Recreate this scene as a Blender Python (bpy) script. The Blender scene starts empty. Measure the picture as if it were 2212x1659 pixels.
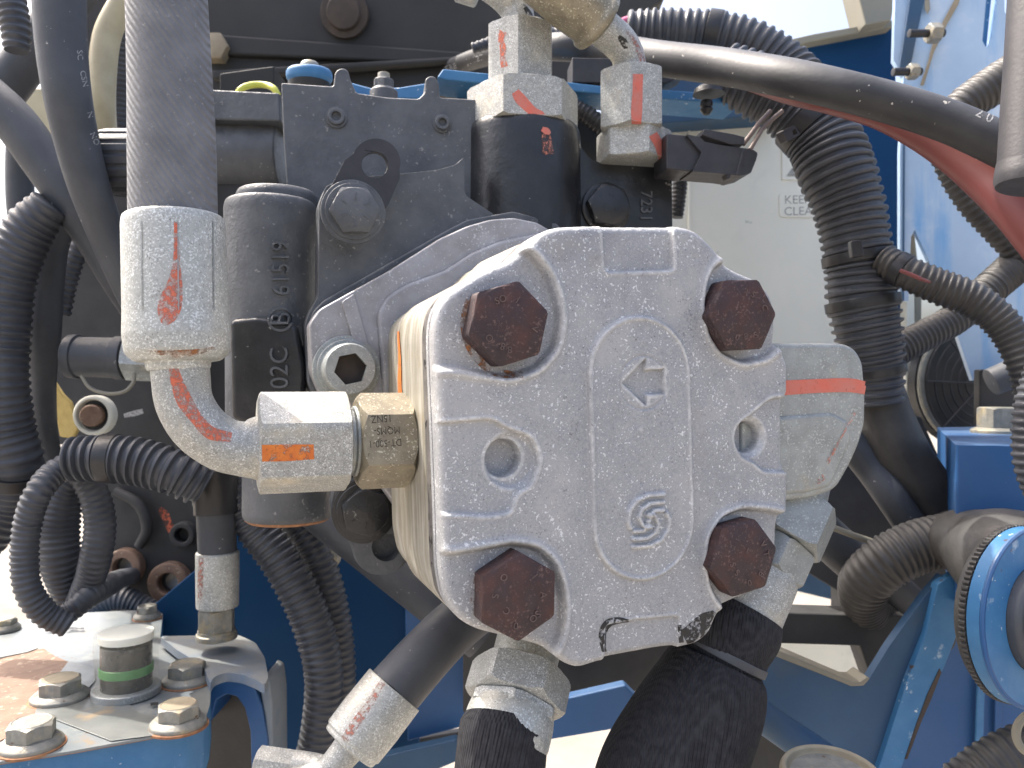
import bpy, math, random
import numpy as np
from mathutils import Vector, Matrix
from mathutils.bvhtree import BVHTree

scene = bpy.context.scene
COL = scene.collection
R = math.radians
# ------------------------------------------------------------------ camera, world, sun, exposure
K = 36.0 / 28.0 / 2212.0          # tangent per photo unit (photo read at 2212 x 1659)
cam_data = bpy.data.cameras.new("camera")
cam_data.lens = 28.0; cam_data.sensor_width = 36.0
cam_data.clip_start = 0.01; cam_data.clip_end = 3000.0
cam_data.dof.use_dof = True
cam_data.dof.focus_distance = 0.31
cam_data.dof.aperture_fstop = 22.0
cam = bpy.data.objects.new("camera", cam_data); COL.objects.link(cam)
cam.location = (0, 0, 0); cam.rotation_euler = (R(90), 0, 0)
scene.camera = cam

SUN_AZ = R(-64)      # to the left of the view direction (+Y)
SUN_EL = R(58)
world = bpy.data.worlds.new("World"); scene.world = world; world.use_nodes = True
wn = world.node_tree.nodes; wl = world.node_tree.links
bg = wn["Background"]; sky = wn.new("ShaderNodeTexSky")
sky.sky_type = 'NISHITA'; sky.sun_disc = False
sky.sun_elevation = SUN_EL; sky.sun_rotation = SUN_AZ
sky.air_density = 0.9; sky.dust_density = 8.0; sky.ozone_density = 0.8
wl.new(sky.outputs[0], bg.inputs[0]); bg.inputs[1].default_value = 0.15
sun_dir = Vector((math.sin(SUN_AZ) * math.cos(SUN_EL), math.cos(SUN_AZ) * math.cos(SUN_EL), math.sin(SUN_EL)))
sd_ = bpy.data.lights.new("sun", 'SUN'); sd_.energy = 2.0; sd_.angle = R(0.5); sd_.color = (1.0, 0.95, 0.87)
sun = bpy.data.objects.new("sun", sd_); COL.objects.link(sun)
sun.rotation_euler = sun_dir.to_track_quat('Z', 'Y').to_euler()
sun.location = (-3, 2, 4)
scene.view_settings.view_transform = 'Standard'
scene.view_settings.look = 'None'
scene.view_settings.exposure = 1.68
scene.view_settings.gamma = 1.0

# ------------------------------------------------------------------ geometry helpers
def P(u, v, d):
    return Vector(((u - 1106.0) * K * d, d, (829.5 - v) * K * d))

class Frame:
    """a plane in the place: origin O, in-plane axes X and Y, outward normal N"""
    def __init__(s, O, X, Y):
        s.O = Vector(O); s.X = Vector(X).normalized(); Y = Vector(Y)
        s.N = s.X.cross(Y).normalized(); s.Y = s.N.cross(s.X).normalized()
    def px(s, u, v, w=0.0):
        D = Vector(((u - 1106.0) * K, 1.0, (829.5 - v) * K))
        t = (w + s.O.dot(s.N)) / D.dot(s.N)
        q = D * t - s.O
        return (q.dot(s.X), q.dot(s.Y))
    def pt(s, a, b, w=0.0):
        return s.O + s.X * a + s.Y * b + s.N * w

def facing(d, yaw=0.0, pitch=0.0, u=1106.0, v=829.5):
    """frame through pixel u,v at depth d; yaw>0 turns the right side away"""
    X = Vector((math.cos(R(yaw)), math.sin(R(yaw)), 0))
    Y = Vector((0, math.sin(R(pitch)), math.cos(R(pitch))))
    return Frame(P(u, v, d), X, Y)
def level(z):
    return Frame((0, 0, z), (1, 0, 0), (0, 1, 0))

class MB:
    def __init__(s): s.v = []; s.f = []
    def add(s, vs, fs):
        o = len(s.v); s.v.extend([tuple(x) for x in vs]); s.f.extend([tuple(i + o for i in f) for f in fs])
        return s

def catmull(pts, n):
    """pts: k x m array, returns n samples"""
    p = np.array(pts, float)
    if len(p) == 2:
        t = np.linspace(0, 1, n)[:, None]; return p[0] * (1 - t) + p[1] * t
    p = np.vstack([2 * p[0] - p[1], p, 2 * p[-1] - p[-2]])
    m = len(p) - 3; out = []
    for t in np.linspace(0, m - 1e-9, n):
        i = int(t); f = t - i
        a, b, c, d = p[i], p[i + 1], p[i + 2], p[i + 3]
        out.append(0.5 * ((2 * b) + (-a + c) * f + (2 * a - 5 * b + 4 * c - d) * f * f + (-a + 3 * b - 3 * c + d) * f ** 3))
    return np.array(out)

def sweep(mb, C, rad, seg=32, caps=True, ang=None):
    """C: n x 3 centres, rad: n radii or n x seg"""
    C = np.array(C); n = len(C); T = np.gradient(C, axis=0); T /= np.linalg.norm(T, axis=1)[:, None] + 1e-12
    ref = Vector((0, -1, 0)); t0 = Vector(T[0])
    if abs(t0.dot(ref)) > 0.95: ref = Vector((0, 0, 1))
    e = (ref - t0 * ref.dot(t0)).normalized()
    th = np.linspace(0, 2 * math.pi, seg, endpoint=False); vs = []
    for i in range(n):
        t = Vector(T[i]); e = (e - t * e.dot(t)).normalized(); f = t.cross(e)
        r = rad[i] * np.ones(seg)
        for j in range(seg):
            q = Vector(C[i]) + (e * math.cos(th[j]) + f * math.sin(th[j])) * r[j]
            vs.append((q.x, q.y, q.z))
    fs = []
    for i in range(n - 1):
        for j in range(seg):
            k = (j + 1) % seg
            fs.append((i * seg + j, i * seg + k, (i + 1) * seg + k, (i + 1) * seg + j))
    if caps:
        fs.append(tuple(range(seg - 1, -1, -1))); fs.append(tuple((n - 1) * seg + j for j in range(seg)))
    mb.add(vs, fs); return mb

def path(pts, step):
    """pts [(u,v,d,r_px)] -> centres and world radii sampled about every step metres"""
    A = []
    for q in pts:
        p = P(*q[:3]); A.append((p.x, p.y, p.z, q[3] * K * q[2]))
    f = catmull(A, 400); L = np.r_[0, np.cumsum(np.linalg.norm(np.diff(f[:, :3], axis=0), axis=1))]
    n = max(3, int(L[-1] / step) + 1); s = np.linspace(0, L[-1], n)
    return np.array([[np.interp(x, L, f[:, k]) for k in range(4)] for x in s]), s

def hose(pts, step=0.004, seg=36, wobble=0.0):
    a, s = path(pts, step)
    r = a[:, 3] * (1 + wobble * np.sin(s * 90) + wobble * 0.7 * np.sin(s * 211 + 1))
    return sweep(MB(), a[:, :3], r, seg)

def conduit(pts, pitch=0.0045, depth=0.09, seg=36, duty=0.62, sub=8):
    """corrugated tube: rings are real relief, slightly uneven"""
    a, s = path(pts, pitch / sub)
    ph = (s / pitch)
    w = ph - np.floor(ph)
    edge = 0.16
    g = np.clip((np.minimum(w, duty - w)) / edge, 0, 1)
    g = g * g * (3 - 2 * g)
    rnd = np.random.RandomState(len(pts) * 7 + int(pts[0][0]) % 97)
    jit = rnd.uniform(-0.012, 0.012, int(ph[-1]) + 3)[np.floor(ph).astype(int)]
    r = a[:, 3] * (1 - depth + depth * g + jit * g)
    # rings lean a little with the bend
    return sweep(MB(), a[:, :3], r, seg)

def perp(D):
    D = Vector(D).normalized(); ref = Vector((0, -1, 0))
    if abs(D.dot(ref)) > 0.9: ref = Vector((0, 0, 1))
    e = (ref - D * ref.dot(D)).normalized(); return D, e, D.cross(e)

def lathe(O, D, prof, seg=48, mb=None, close=True):
    """prof [(s along D, r)]"""
    mb = mb or MB(); D, e, f = perp(D); O = Vector(O); vs = []; fs = []
    for (s, r) in prof:
        for j in range(seg):
            t = 2 * math.pi * j / seg
            vs.append(O + D * s + (e * math.cos(t) + f * math.sin(t)) * r)
    for i in range(len(prof) - 1):
        for j in range(seg):
            k = (j + 1) % seg; fs.append((i * seg + j, i * seg + k, (i + 1) * seg + k, (i + 1) * seg + j))
    if close:
        if prof[0][1] > 1e-6: fs.append(tuple(range(seg - 1, -1, -1)))
        if prof[-1][1] > 1e-6: fs.append(tuple((len(prof) - 1) * seg + j for j in range(seg)))
    mb.add(vs, fs); return mb

def rprof(prof, r=0.0006, n=3):
    """round the corners of a lathe profile"""
    out = [prof[0]]
    for i in range(1, len(prof) - 1):
        a, b, c = (np.array(prof[i - 1]), np.array(prof[i]), np.array(prof[i + 1]))
        la, lc = np.linalg.norm(a - b), np.linalg.norm(c - b)
        q = min(r, la * 0.45, lc * 0.45)
        if q < 1e-6: out.append(tuple(b)); continue
        p0 = b + (a - b) / la * q; p1 = b + (c - b) / lc * q
        for k in range(n + 1):
            t = k / n; out.append(tuple((1 - t) ** 2 * p0 + 2 * t * (1 - t) * b + t * t * p1))
    out.append(prof[-1]); return out

def hexnut(O, D, s0, s1, rc, rot=0.0, ch0=True, ch1=True, mb=None, lim=0.925, bore=0.0, edge=0.0006):
    """hexagonal prism with turned (curved) chamfers; rc = corner radius; rot = degrees of a corner from the camera side"""
    mb = mb or MB(); D, e, f = perp(D); O = Vector(O); seg = 72; vs = []; fs = []
    rf = rc * math.cos(R(30)); rl = rc * lim
    th = [2 * math.pi * j / seg for j in range(seg)]
    def rad(t):
        a = (t - R(rot)) % R(60) - R(30)
        x = rf / math.cos(a)
        return min(x, rc * 0.992)
    rings = []
    def ring(fr, fs_): rings.append([(fr(t), fs_(t)) for t in th])
    tan = 0.62
    if ch0:
        ring(lambda t: min(rl * 0.97, rf * 0.955), lambda t: s0)
        ring(lambda t: min(rl, rf * 0.985), lambda t: s0 + edge * 0.3)
        ring(rad, lambda t: s0 + edge + max(0, rad(t) - rl) * tan * 1.5)
    else:
        ring(lambda t: rad(t) - edge, lambda t: s0); ring(rad, lambda t: s0 + edge)
    if ch1:
        ring(rad, lambda t: s1 - edge - max(0, rad(t) - rl) * tan * 1.5)
        ring(lambda t: min(rl, rf * 0.985), lambda t: s1 - edge * 0.3)
        ring(lambda t: min(rl * 0.97, rf * 0.955), lambda t: s1)
    else:
        ring(rad, lambda t: s1 - edge); ring(lambda t: rad(t) - edge, lambda t: s1)
    for rg in rings:
        for j, (r, s) in enumerate(rg): vs.append(O + D * s + (e * math.cos(th[j]) + f * math.sin(th[j])) * r)
    n = len(rings)
    for i in range(n - 1):
        for j in range(seg):
            k = (j + 1) % seg; fs.append((i * seg + j, i * seg + k, (i + 1) * seg + k, (i + 1) * seg + j))
    fs.append(tuple(range(seg - 1, -1, -1))); fs.append(tuple((n - 1) * seg + j for j in range(seg)))
    mb.add(vs, fs); return mb

def rounded(pts, r, n=5):
    """round polygon corners (2D)"""
    out = []; m = len(pts)
    for i in range(m):
        a, b, c = np.array(pts[i - 1], float), np.array(pts[i], float), np.array(pts[(i + 1) % m], float)
        la, lc = np.linalg.norm(a - b), np.linalg.norm(c - b); q = min(r, la * 0.45, lc * 0.45)
        if q < 1e-9: out.append(tuple(b)); continue
        p0 = b + (a - b) / la * q; p1 = b + (c - b) / lc * q
        for k in range(n + 1):
            t = k / n; out.append(tuple((1 - t) ** 2 * p0 + 2 * t * (1 - t) * b + t * t * p1))
    return out

def area2(p):
    p = np.array(p); x, y = p[:, 0], p[:, 1]; return 0.5 * np.sum(x * np.roll(y, -1) - np.roll(x, -1) * y)

def prism(fr, ab, w0, w1, mb=None, holes=()):
    """extrude a 2D outline from w0 (back) to w1 (front); optional hole outlines"""
    mb = mb or MB()
    if area2(ab) < 0: ab = ab[::-1]
    if not holes:
        n = len(ab)
        vs = [fr.pt(a, b, w0) for a, b in ab] + [fr.pt(a, b, w1) for a, b in ab]
        fs = [tuple(range(n - 1, -1, -1)), tuple(range(n, 2 * n))] + [(i, (i + 1) % n, n + (i + 1) % n, n + i) for i in range(n)]
        mb.add(vs, fs); return mb
    from mathutils.geometry import tessellate_polygon
    loops = [ab] + [h if area2(h) < 0 else h[::-1] for h in holes]
    tris = tessellate_polygon([[Vector((a, b, 0)) for a, b in l] for l in loops])
    flat = [q for l in loops for q in l]; N = len(flat)
    vs = [fr.pt(a, b, w0) for a, b in flat] + [fr.pt(a, b, w1) for a, b in flat]
    fs = []
    for t in tris:
        t = list(t)
        ar = area2([flat[i] for i in t])
        if abs(ar) < 1e-14: continue
        if ar < 0: t = t[::-1]
        fs.append(tuple(N + i for i in t)); fs.append(tuple(reversed(t)))
    o = 0
    for l in loops:
        n = len(l)
        for i in range(n):
            j = (i + 1) % n; fs.append((o + i, o + j, N + o + j, N + o + i))
        o += n
    mb.add(vs, fs); return mb

def pxprism(fr, pxs, thick, w=0.0, rnd=0.0, holes=(), mb=None):
    ab = [fr.px(u, v, w) for u, v in pxs]
    if rnd: ab = rounded(ab, rnd)
    hs = [[fr.px(u, v, w) for u, v in h] for h in holes]
    return prism(fr, ab, w - thick, w, mb, hs)

def circ(c, r, n=32, a0=0, a1=360):
    return [(c[0] + r * math.cos(R(a0 + (a1 - a0) * i / (n if a1 - a0 >= 360 else n - 1))), c[1] + r * math.sin(R(a0 + (a1 - a0) * i / (n if a1 - a0 >= 360 else n - 1)))) for i in range(n)]

def box(c, sx, sy, sz, mb=None, X=(1, 0, 0), Y=(0, 1, 0)):
    mb = mb or MB(); c = Vector(c); X = Vector(X).normalized(); Y = Vector(Y); Z = X.cross(Y).normalized(); Y = Z.cross(X)
    vs = [c + X * (a * sx / 2) + Y * (b * sy / 2) + Z * (d * sz / 2) for a in (-1, 1) for b in (-1, 1) for d in (-1, 1)]
    mb.add(vs, [(0, 1, 3, 2), (4, 6, 7, 5), (0, 4, 5, 1), (2, 3, 7, 6), (0, 2, 6, 4), (1, 5, 7, 3)]); return mb

# ------------------------------------------------------------------ objects
ORG = {}
def thing(name, label, cat, loc, group=None):
    o = bpy.data.objects.new(name, None); COL.objects.link(o); o.empty_display_size = 0.01
    o.location = loc; o["label"] = label; o["category"] = cat
    if group: o["group"] = group
    ORG[o.name] = Vector(loc); return o

def part(parent, name, mb, mat, bevel=0.0, sharp=32, flat=False, kind=None, label=None, segs=2):
    V = np.array(mb.v, float); c = Vector(((V.min(0) + V.max(0)) / 2).tolist())
    me = bpy.data.meshes.new(name)
    me.from_pydata([(x - c.x, y - c.y, z - c.z) for x, y, z in mb.v], [], mb.f)
    me.materials.append(mat)
    if hasattr(mb, 'attr'):
        at = me.attributes.new('wear_glint', 'FLOAT', 'POINT'); at.data.foreach_set('value', mb.attr)
    if not flat:
        me.polygons.foreach_set('use_smooth', [True] * len(me.polygons))
        try: me.set_sharp_from_angle(angle=R(sharp))
        except Exception: pass
    me.update()
    o = bpy.data.objects.new(name, me); COL.objects.link(o)
    if parent is not None:
        o.parent = parent; o.location = c - ORG[parent.name]
    else: o.location = c
    ORG[o.name] = c
    if bevel:
        b = o.modifiers.new('bevel', 'BEVEL'); b.width = bevel; b.segments = segs; b.limit_method = 'ANGLE'; b.angle_limit = R(35); b.use_clamp_overlap = True
        b.harden_normals = True
    if kind: o["kind"] = kind
    if label: o["label"] = label
    return o

def solo(name, label, cat, mb, mat, group=None, **kw):
    o = part(None, name, mb, mat, label=label, **kw); o["category"] = cat
    if group: o["group"] = group
    return o
def structure(name, mb, mat, **kw):
    return part(None, name, mb, mat, kind='structure', **kw)

def bvh(*mbs):
    vs = []; fs = []
    for m in mbs:
        o = len(vs); vs += [Vector(v) for v in m.v]; fs += [tuple(i + o for i in f) for f in m.f]
    return BVHTree.FromPolygons(vs, fs)

def wrap(tree, uvs, faces, off=0.00012, thick=0.0, jump=0.012):
    """lay flat marks (given where they are seen) on a real surface: every corner rests on the surface it covers"""
    pts = []; nor = []
    for (u, v) in uvs:
        D = Vector(((u - 1106.0) * K, 1.0, (829.5 - v) * K)).normalized()
        h = tree.ray_cast(Vector((0, 0, 0)), D)
        if h[0] is None: pts.append(None); nor.append(None); continue
        n = h[1] if h[1].dot(D) < 0 else -h[1]
        pts.append(h[0] + n * (off + thick)); nor.append(n)
    mb = MB(); idx = {}; vs = []
    for i, p in enumerate(pts):
        if p is not None: idx[i] = len(vs); vs.append(p)
    fs = []
    for f in faces:
        if any(i not in idx for i in f): continue
        q = [pts[i] for i in f]
        if max((q[a] - q[b]).length for a in range(len(q)) for b in range(a)) > jump: continue
        fs.append([idx[i] for i in f])
    if thick > 0 and fs:
        base = len(vs)
        order = {v: k for k, v in idx.items()}
        for k in range(base):
            i = order[k]; vs.append(pts[i] - nor[i] * (off + thick + 0.0003))
        cnt = {}
        for f in fs:
            for a in range(len(f)):
                e = (f[a], f[(a + 1) % len(f)]); cnt[e] = 1
        sk = [(b, a, a + base, b + base) for (a, b) in cnt if (b, a) not in cnt]
        fs = fs + sk
    mb.add(vs, fs); return mb

def strip(tree, line, half, n=40, m=4, off=0.00012, **kw):
    """a painted stroke: line [(u,v)] or [(u,v,half)]"""
    pts = [(q[0], q[1], q[2] if len(q) > 2 else half) for q in line]
    c = catmull(pts, n); T = np.gradient(c[:, :2], axis=0); T /= np.linalg.norm(T, axis=1)[:, None] + 1e-9
    N = np.c_[-T[:, 1], T[:, 0]]; uv = []; fs = []
    for i in range(n):
        for j in range(m + 1):
            t = (j / m * 2 - 1) * c[i, 2]; uv.append((c[i, 0] + N[i, 0] * t, c[i, 1] + N[i, 1] * t))
    for i in range(n - 1):
        for j in range(m):
            a = i * (m + 1) + j; fs.append((a, a + 1, a + m + 2, a + m + 1))
    return wrap(tree, uv, fs, off, **kw)

_txt = {}
def text2d(s):
    if s in _txt: return _txt[s]
    c = bpy.data.curves.new('t', 'FONT'); c.body = s; c.size = 1.0; c.align_x = 'CENTER'; c.align_y = 'CENTER'; c.resolution_u = 3
    o = bpy.data.objects.new('t', c); COL.objects.link(o)
    bpy.context.view_layer.update()
    m = o.to_mesh(); V = [(v.co.x, v.co.y) for v in m.vertices]; F = [tuple(p.vertices) for p in m.polygons]
    o.to_mesh_clear(); bpy.data.objects.remove(o); bpy.data.curves.remove(c)
    _txt[s] = (V, F); return V, F

def textwrap(tree, s, cu, cv, size, rot=0.0, sx=1.0, off=0.00012, curve=None, **kw):
    """lettering seen at cu,cv (rot degrees, clockwise in the photo) laid on a surface"""
    V, F = text2d(s); uv = []
    ca, sa = math.cos(R(rot)), math.sin(R(rot))
    for x, y in V:
        a, b = x * size * sx, -y * size
        if curve: b += curve * (a * a)
        uv.append((cu + a * ca - b * sa, cv + a * sa + b * ca))
    return wrap(tree, uv, F, off, **kw)

def textplane(fr, s, a0, b0, size, rot, w, h, sx=1.0, mb=None):
    V, F = text2d(s); mb = mb or MB(); ca, sa = math.cos(R(rot)), math.sin(R(rot)); n = len(V)
    q = [(a0 + (x * sx * ca - y * sa) * size, b0 + (x * sx * sa + y * ca) * size) for x, y in V]
    vs = [fr.pt(a, b, w + h) for a, b in q] + [fr.pt(a, b, w - 0.0003) for a, b in q]
    fs = list(F); cnt = set((f[i], f[(i + 1) % len(f)]) for f in F for i in range(len(f)))
    fs += [(b, a, a + n, b + n) for a, b in cnt if (b, a) not in cnt]
    mb.add(vs, fs); return mb

# ------------------------------------------------------------------ relief castings
def polysd(A, B, poly):
    """signed distance (negative inside) of points to a polygon"""
    p = np.array(poly, float); q = np.roll(p, -1, 0); best = np.full(A.shape, 1e9); ins = np.zeros(A.shape, bool)
    for (x0, y0), (x1, y1) in zip(p, q):
        dx, dy = x1 - x0, y1 - y0; L = dx * dx + dy * dy + 1e-18
        t = np.clip(((A - x0) * dx + (B - y0) * dy) / L, 0, 1)
        best = np.minimum(best, (A - x0 - t * dx) ** 2 + (B - y0 - t * dy) ** 2)
        c = ((y0 > B) != (y1 > B)) & (A < (x1 - x0) * (B - y0) / (y1 - y0 + 1e-18) + x0); ins ^= c
    s = np.sqrt(best); return np.where(ins, -s, s)
def linesd(A, B, pts):
    best = np.full(A.shape, 1e9)
    for (x0, y0), (x1, y1) in zip(pts[:-1], pts[1:]):
        dx, dy = x1 - x0, y1 - y0; L = dx * dx + dy * dy + 1e-18
        t = np.clip(((A - x0) * dx + (B - y0) * dy) / L, 0, 1)
        best = np.minimum(best, (A - x0 - t * dx) ** 2 + (B - y0 - t * dy) ** 2)
    return np.sqrt(best)
def sstep(x):
    x = np.clip(x, 0, 1); return x * x * (3 - 2 * x)

def relief(fr, outline, hfun, step, back, edge_r):
    p = np.array(outline); a0, b0 = p.min(0) - 2 * step; a1, b1 = p.max(0) + 2 * step
    na = int((a1 - a0) / step) + 1; nb = int((b1 - b0) / step) + 1
    A, B = np.meshgrid(a0 + np.arange(na) * step, b0 + np.arange(nb) * step, indexing='ij')
    sd = polysd(A, B, outline)
    g0, g1 = np.gradient(sd, step); gl = np.hypot(g0, g1) + 1e-9; g0 /= gl; g1 /= gl
    snap = (sd > 0) & (sd < 1.6 * step)
    A = np.where(snap, A - sd * g0, A); B = np.where(snap, B - sd * g1, B)
    sd2 = np.minimum(np.where(snap, 0, sd), 0)
    H = hfun(A, B)
    def blur(q, n=2):
        for _ in range(n):
            q = (q + np.roll(q, 1, 0) + np.roll(q, -1, 0) + np.roll(q, 1, 1) + np.roll(q, -1, 1)) / 5
        return q
    Hs = blur(H, 3); lap = (np.roll(Hs, 2, 0) + np.roll(Hs, -2, 0) + np.roll(Hs, 2, 1) + np.roll(Hs, -2, 1) - 4 * Hs) / (2 * step) ** 2
    WEAR_GLINT = 0.85 * np.clip((-blur(lap, 2) - 70.0) / 380.0, 0, 1)  # mask of the lightened edges, part wear, part painted highlight
    WEAR_GLINT = np.maximum(WEAR_GLINT, 0.45 * np.exp(-((sd2 + 0.9e-3) / 0.8e-3) ** 2))
    e = np.clip(1 + sd2 / edge_r, 0, 1); H = H - edge_r * (1 - np.sqrt(np.clip(1 - e * e, 0, 1)))
    ins = sd < 0
    keep = ins[:-1, :-1] | ins[1:, :-1] | ins[1:, 1:] | ins[:-1, 1:]
    idx = -np.ones(A.shape, int); vs = []; fs = []
    need = np.zeros(A.shape, bool)
    need[:-1, :-1] |= keep; need[1:, :-1] |= keep; need[1:, 1:] |= keep; need[:-1, 1:] |= keep
    ii = np.argwhere(need); idx[need] = np.arange(len(ii))
    O, X, Y, N = (np.array(q) for q in (fr.O, fr.X, fr.Y, fr.N))
    W = O + A[need][:, None] * X + B[need][:, None] * Y + H[need][:, None] * N
    vs = [tuple(x) for x in W.tolist()]
    k = np.argwhere(keep)
    F = np.c_[idx[k[:, 0], k[:, 1]], idx[k[:, 0] + 1, k[:, 1]], idx[k[:, 0] + 1, k[:, 1] + 1], idx[k[:, 0], k[:, 1] + 1]]
    fs = [tuple(x) for x in F.tolist()]
    ed = {}
    for f in fs:
        for i in range(4): ed[(f[i], f[(i + 1) % 4])] = 1
    bnd = [(a, b) for (a, b) in ed if (b, a) not in ed]
    bv = {}
    for a, b in bnd:
        for q in (a, b):
            if q not in bv:
                w = np.array(vs[q]); w = w - N * (np.dot(w - O, N) - back); bv[q] = len(vs); vs.append(tuple(w))
    fs += [(b, a, bv[a], bv[b]) for a, b in bnd]
    mb = MB().add(vs, fs); w_ = WEAR_GLINT[need].tolist(); mb.attr = w_ + [0.0] * (len(vs) - len(w_)); return mb
# ------------------------------------------------------------------ materials
def mat(name, c1, c2, scale=60.0, rough=0.6, metal=0.0, speck=None, speck2=None, blotch=None, dust=None, streak=None,
        bump=(900, 0.15), bump2=None, contrast=(0.35, 0.65), alpha=None, coat=0.0, spec=0.5, rvar=0.12, wave=None, wear_glint=None):
    m = bpy.data.materials.new(name); m.use_nodes = True; nt = m.node_tree; N = nt.nodes; L = nt.links
    b = N['Principled BSDF']; g = N.new('ShaderNodeNewGeometry')
    def noise(sc, det=4, ro=0.6, vec=None):
        n = N.new('ShaderNodeTexNoise'); n.inputs['Scale'].default_value = sc; n.inputs['Detail'].default_value = det
        n.inputs['Roughness'].default_value = ro; L.new(vec or g.outputs['Position'], n.inputs['Vector']); return n.outputs['Fac']
    def ramp(x, a, c):
        r = N.new('ShaderNodeMapRange'); r.inputs[1].default_value = a; r.inputs[2].default_value = c; L.new(x, r.inputs[0]); return r.outputs[0]
    def mix(f, a, c):
        x = N.new('ShaderNodeMix'); x.data_type = 'RGBA'
        if isinstance(f, float): x.inputs[0].default_value = f
        else: L.new(f, x.inputs[0])
        for i, q in ((6, a), (7, c)):
            if isinstance(q, tuple): x.inputs[i].default_value = (*q, 1)
            else: L.new(q, x.inputs[i])
        return x.outputs[2]
    def mul(a, c):
        x = N.new('ShaderNodeMath'); x.operation = 'MULTIPLY'
        for i, q in ((0, a), (1, c)):
            if isinstance(q, (int, float)): x.inputs[i].default_value = q
            else: L.new(q, x.inputs[i])
        return x.outputs[0]
    col = mix(ramp(noise(scale, 5), contrast[0], contrast[1]), c1, c2)
    if streak:   # (colour, stretch vector, scale, lo, hi)
        mp = N.new('ShaderNodeMapping'); mp.inputs['Scale'].default_value = streak[1]; L.new(g.outputs['Position'], mp.inputs[0])
        col = mix(ramp(noise(streak[2], 6, 0.6, mp.outputs[0]), streak[3], streak[4]), col, streak[0])
    if blotch:   # (colour, scale, lo, hi)
        for q in (blotch if isinstance(blotch, list) else [blotch]):
            col = mix(ramp(noise(q[1], 6, 0.65), q[2], q[3]), col, q[0])
    if dust:     # (colour, amount, scale) settles on faces that look up
        s = N.new('ShaderNodeSeparateXYZ'); L.new(g.outputs['Normal'], s.inputs[0])
        up = ramp(s.outputs['Z'], -0.1, 0.9)
        col = mix(mul(mul(up, ramp(noise(dust[2], 5), 0.25, 0.6)), dust[1]), col, dust[0])
    if wear_glint:     # raised edges lightened: rub wear plus relief highlights put into the colour
        an = N.new('ShaderNodeAttribute'); an.attribute_name = 'wear_glint'
        col = mix(mul(an.outputs['Fac'], mul(ramp(noise(420, 4), 0.25, 0.7), ramp(noise(45, 4), 0.25, 0.6))), col, wear_glint)
    for sp in (speck, speck2):
        if sp:   # (colour, scale, lo, hi)
            ad = N.new('ShaderNodeMath'); ad.operation = 'MULTIPLY_ADD'; ad.inputs[1].default_value = 0.30
            sb_ = N.new('ShaderNodeMath'); sb_.operation = 'SUBTRACT'; sb_.inputs[1].default_value = 0.5
            L.new(noise(sp[1] * 0.11, 3, 0.6), sb_.inputs[0]); L.new(sb_.outputs[0], ad.inputs[0]); L.new(noise(sp[1], 3, 0.6), ad.inputs[2])
            col = mix(ramp(ad.outputs[0], sp[2], sp[3]), col, sp[0])
    L.new(col, b.inputs['Base Color'])
    rn = N.new('ShaderNodeMapRange'); rn.inputs[3].default_value = max(0.05, rough - rvar); rn.inputs[4].default_value = min(1, rough + rvar)
    L.new(noise(scale * 3, 3), rn.inputs[0]); L.new(rn.outputs[0], b.inputs['Roughness'])
    b.inputs['Metallic'].default_value = metal; b.inputs['Specular IOR Level'].default_value = spec
    if coat: b.inputs['Coat Weight'].default_value = coat; b.inputs['Coat Roughness'].default_value = 0.25
    h = None
    if bump:
        bp = N.new('ShaderNodeBump'); bp.inputs['Strength'].default_value = bump[1]; bp.inputs['Distance'].default_value = 0.0006
        L.new(noise(bump[0], 4), bp.inputs['Height']); h = bp.outputs[0]
    if bump2:
        b2 = N.new('ShaderNodeBump'); b2.inputs['Strength'].default_value = bump2[1]; b2.inputs['Distance'].default_value = 0.002
        L.new(noise(bump2[0], 3), b2.inputs['Height'])
        if h: L.new(h, b2.inputs['Normal'])
        h = b2.outputs[0]
    if wave:     # (scale, strength, direction, angle mapping) woven jacket
        for k, rot in enumerate(wave[2]):
            mp = N.new('ShaderNodeMapping'); mp.inputs['Rotation'].default_value = rot; L.new(g.outputs['Position'], mp.inputs[0])
            w = N.new('ShaderNodeTexWave'); w.inputs['Scale'].default_value = wave[0]; w.inputs['Distortion'].default_value = 1.2; w.inputs['Detail'].default_value = 1
            L.new(mp.outputs[0], w.inputs['Vector'])
            b3 = N.new('ShaderNodeBump'); b3.inputs['Strength'].default_value = wave[1]; b3.inputs['Distance'].default_value = 0.0008
            L.new(w.outputs['Fac'], b3.inputs['Height'])
            if h: L.new(h, b3.inputs['Normal'])
            h = b3.outputs[0]
    if h: L.new(h, b.inputs['Normal'])
    if alpha:    # (scale, lo, hi) worn through
        L.new(ramp(noise(alpha[0], 5, 0.7), alpha[1], alpha[2]), b.inputs['Alpha'])
    return m

M = {}
M['alu'] = mat('cast_aluminium', (.375, .38, .39), (.25, .26, .275), 900, .55, .15, wear_glint=(.66, .66, .65), speck=((.66, .67, .68), 900, .585, .68), speck2=((.17, .17, .18), 1100, .61, .74),
               blotch=[((.42, .415, .41), 24, .50, .72), ((.235, .24, .255), 15, .50, .72), ((.31, .28, .24), 16, .62, .78)], bump=(1100, .42), bump2=(260, .16), spec=.5)
M['cream'] = mat('chalky_aluminium_body', (.29, .275, .225), (.235, .215, .165), 70, .6, .1, streak=((.42, .40, .35), (90, 90, 6), 3, .45, .65), blotch=((.33, .25, .14), 30, .60, .75), bump=(1400, .25))
M['flange'] = mat('flange_aluminium', (.34, .34, .36), (.25, .245, .25), 80, .5, .3, speck=((.5, .5, .52), 900, .62, .68), blotch=((.36, .30, .23), 45, .68, .74), bump=(900, .25))
M['alu_edge'] = M['alu']
M['gasket'] = mat('gasket_black', (.02, .02, .022), (.11, .10, .105), 200, .7)
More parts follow.
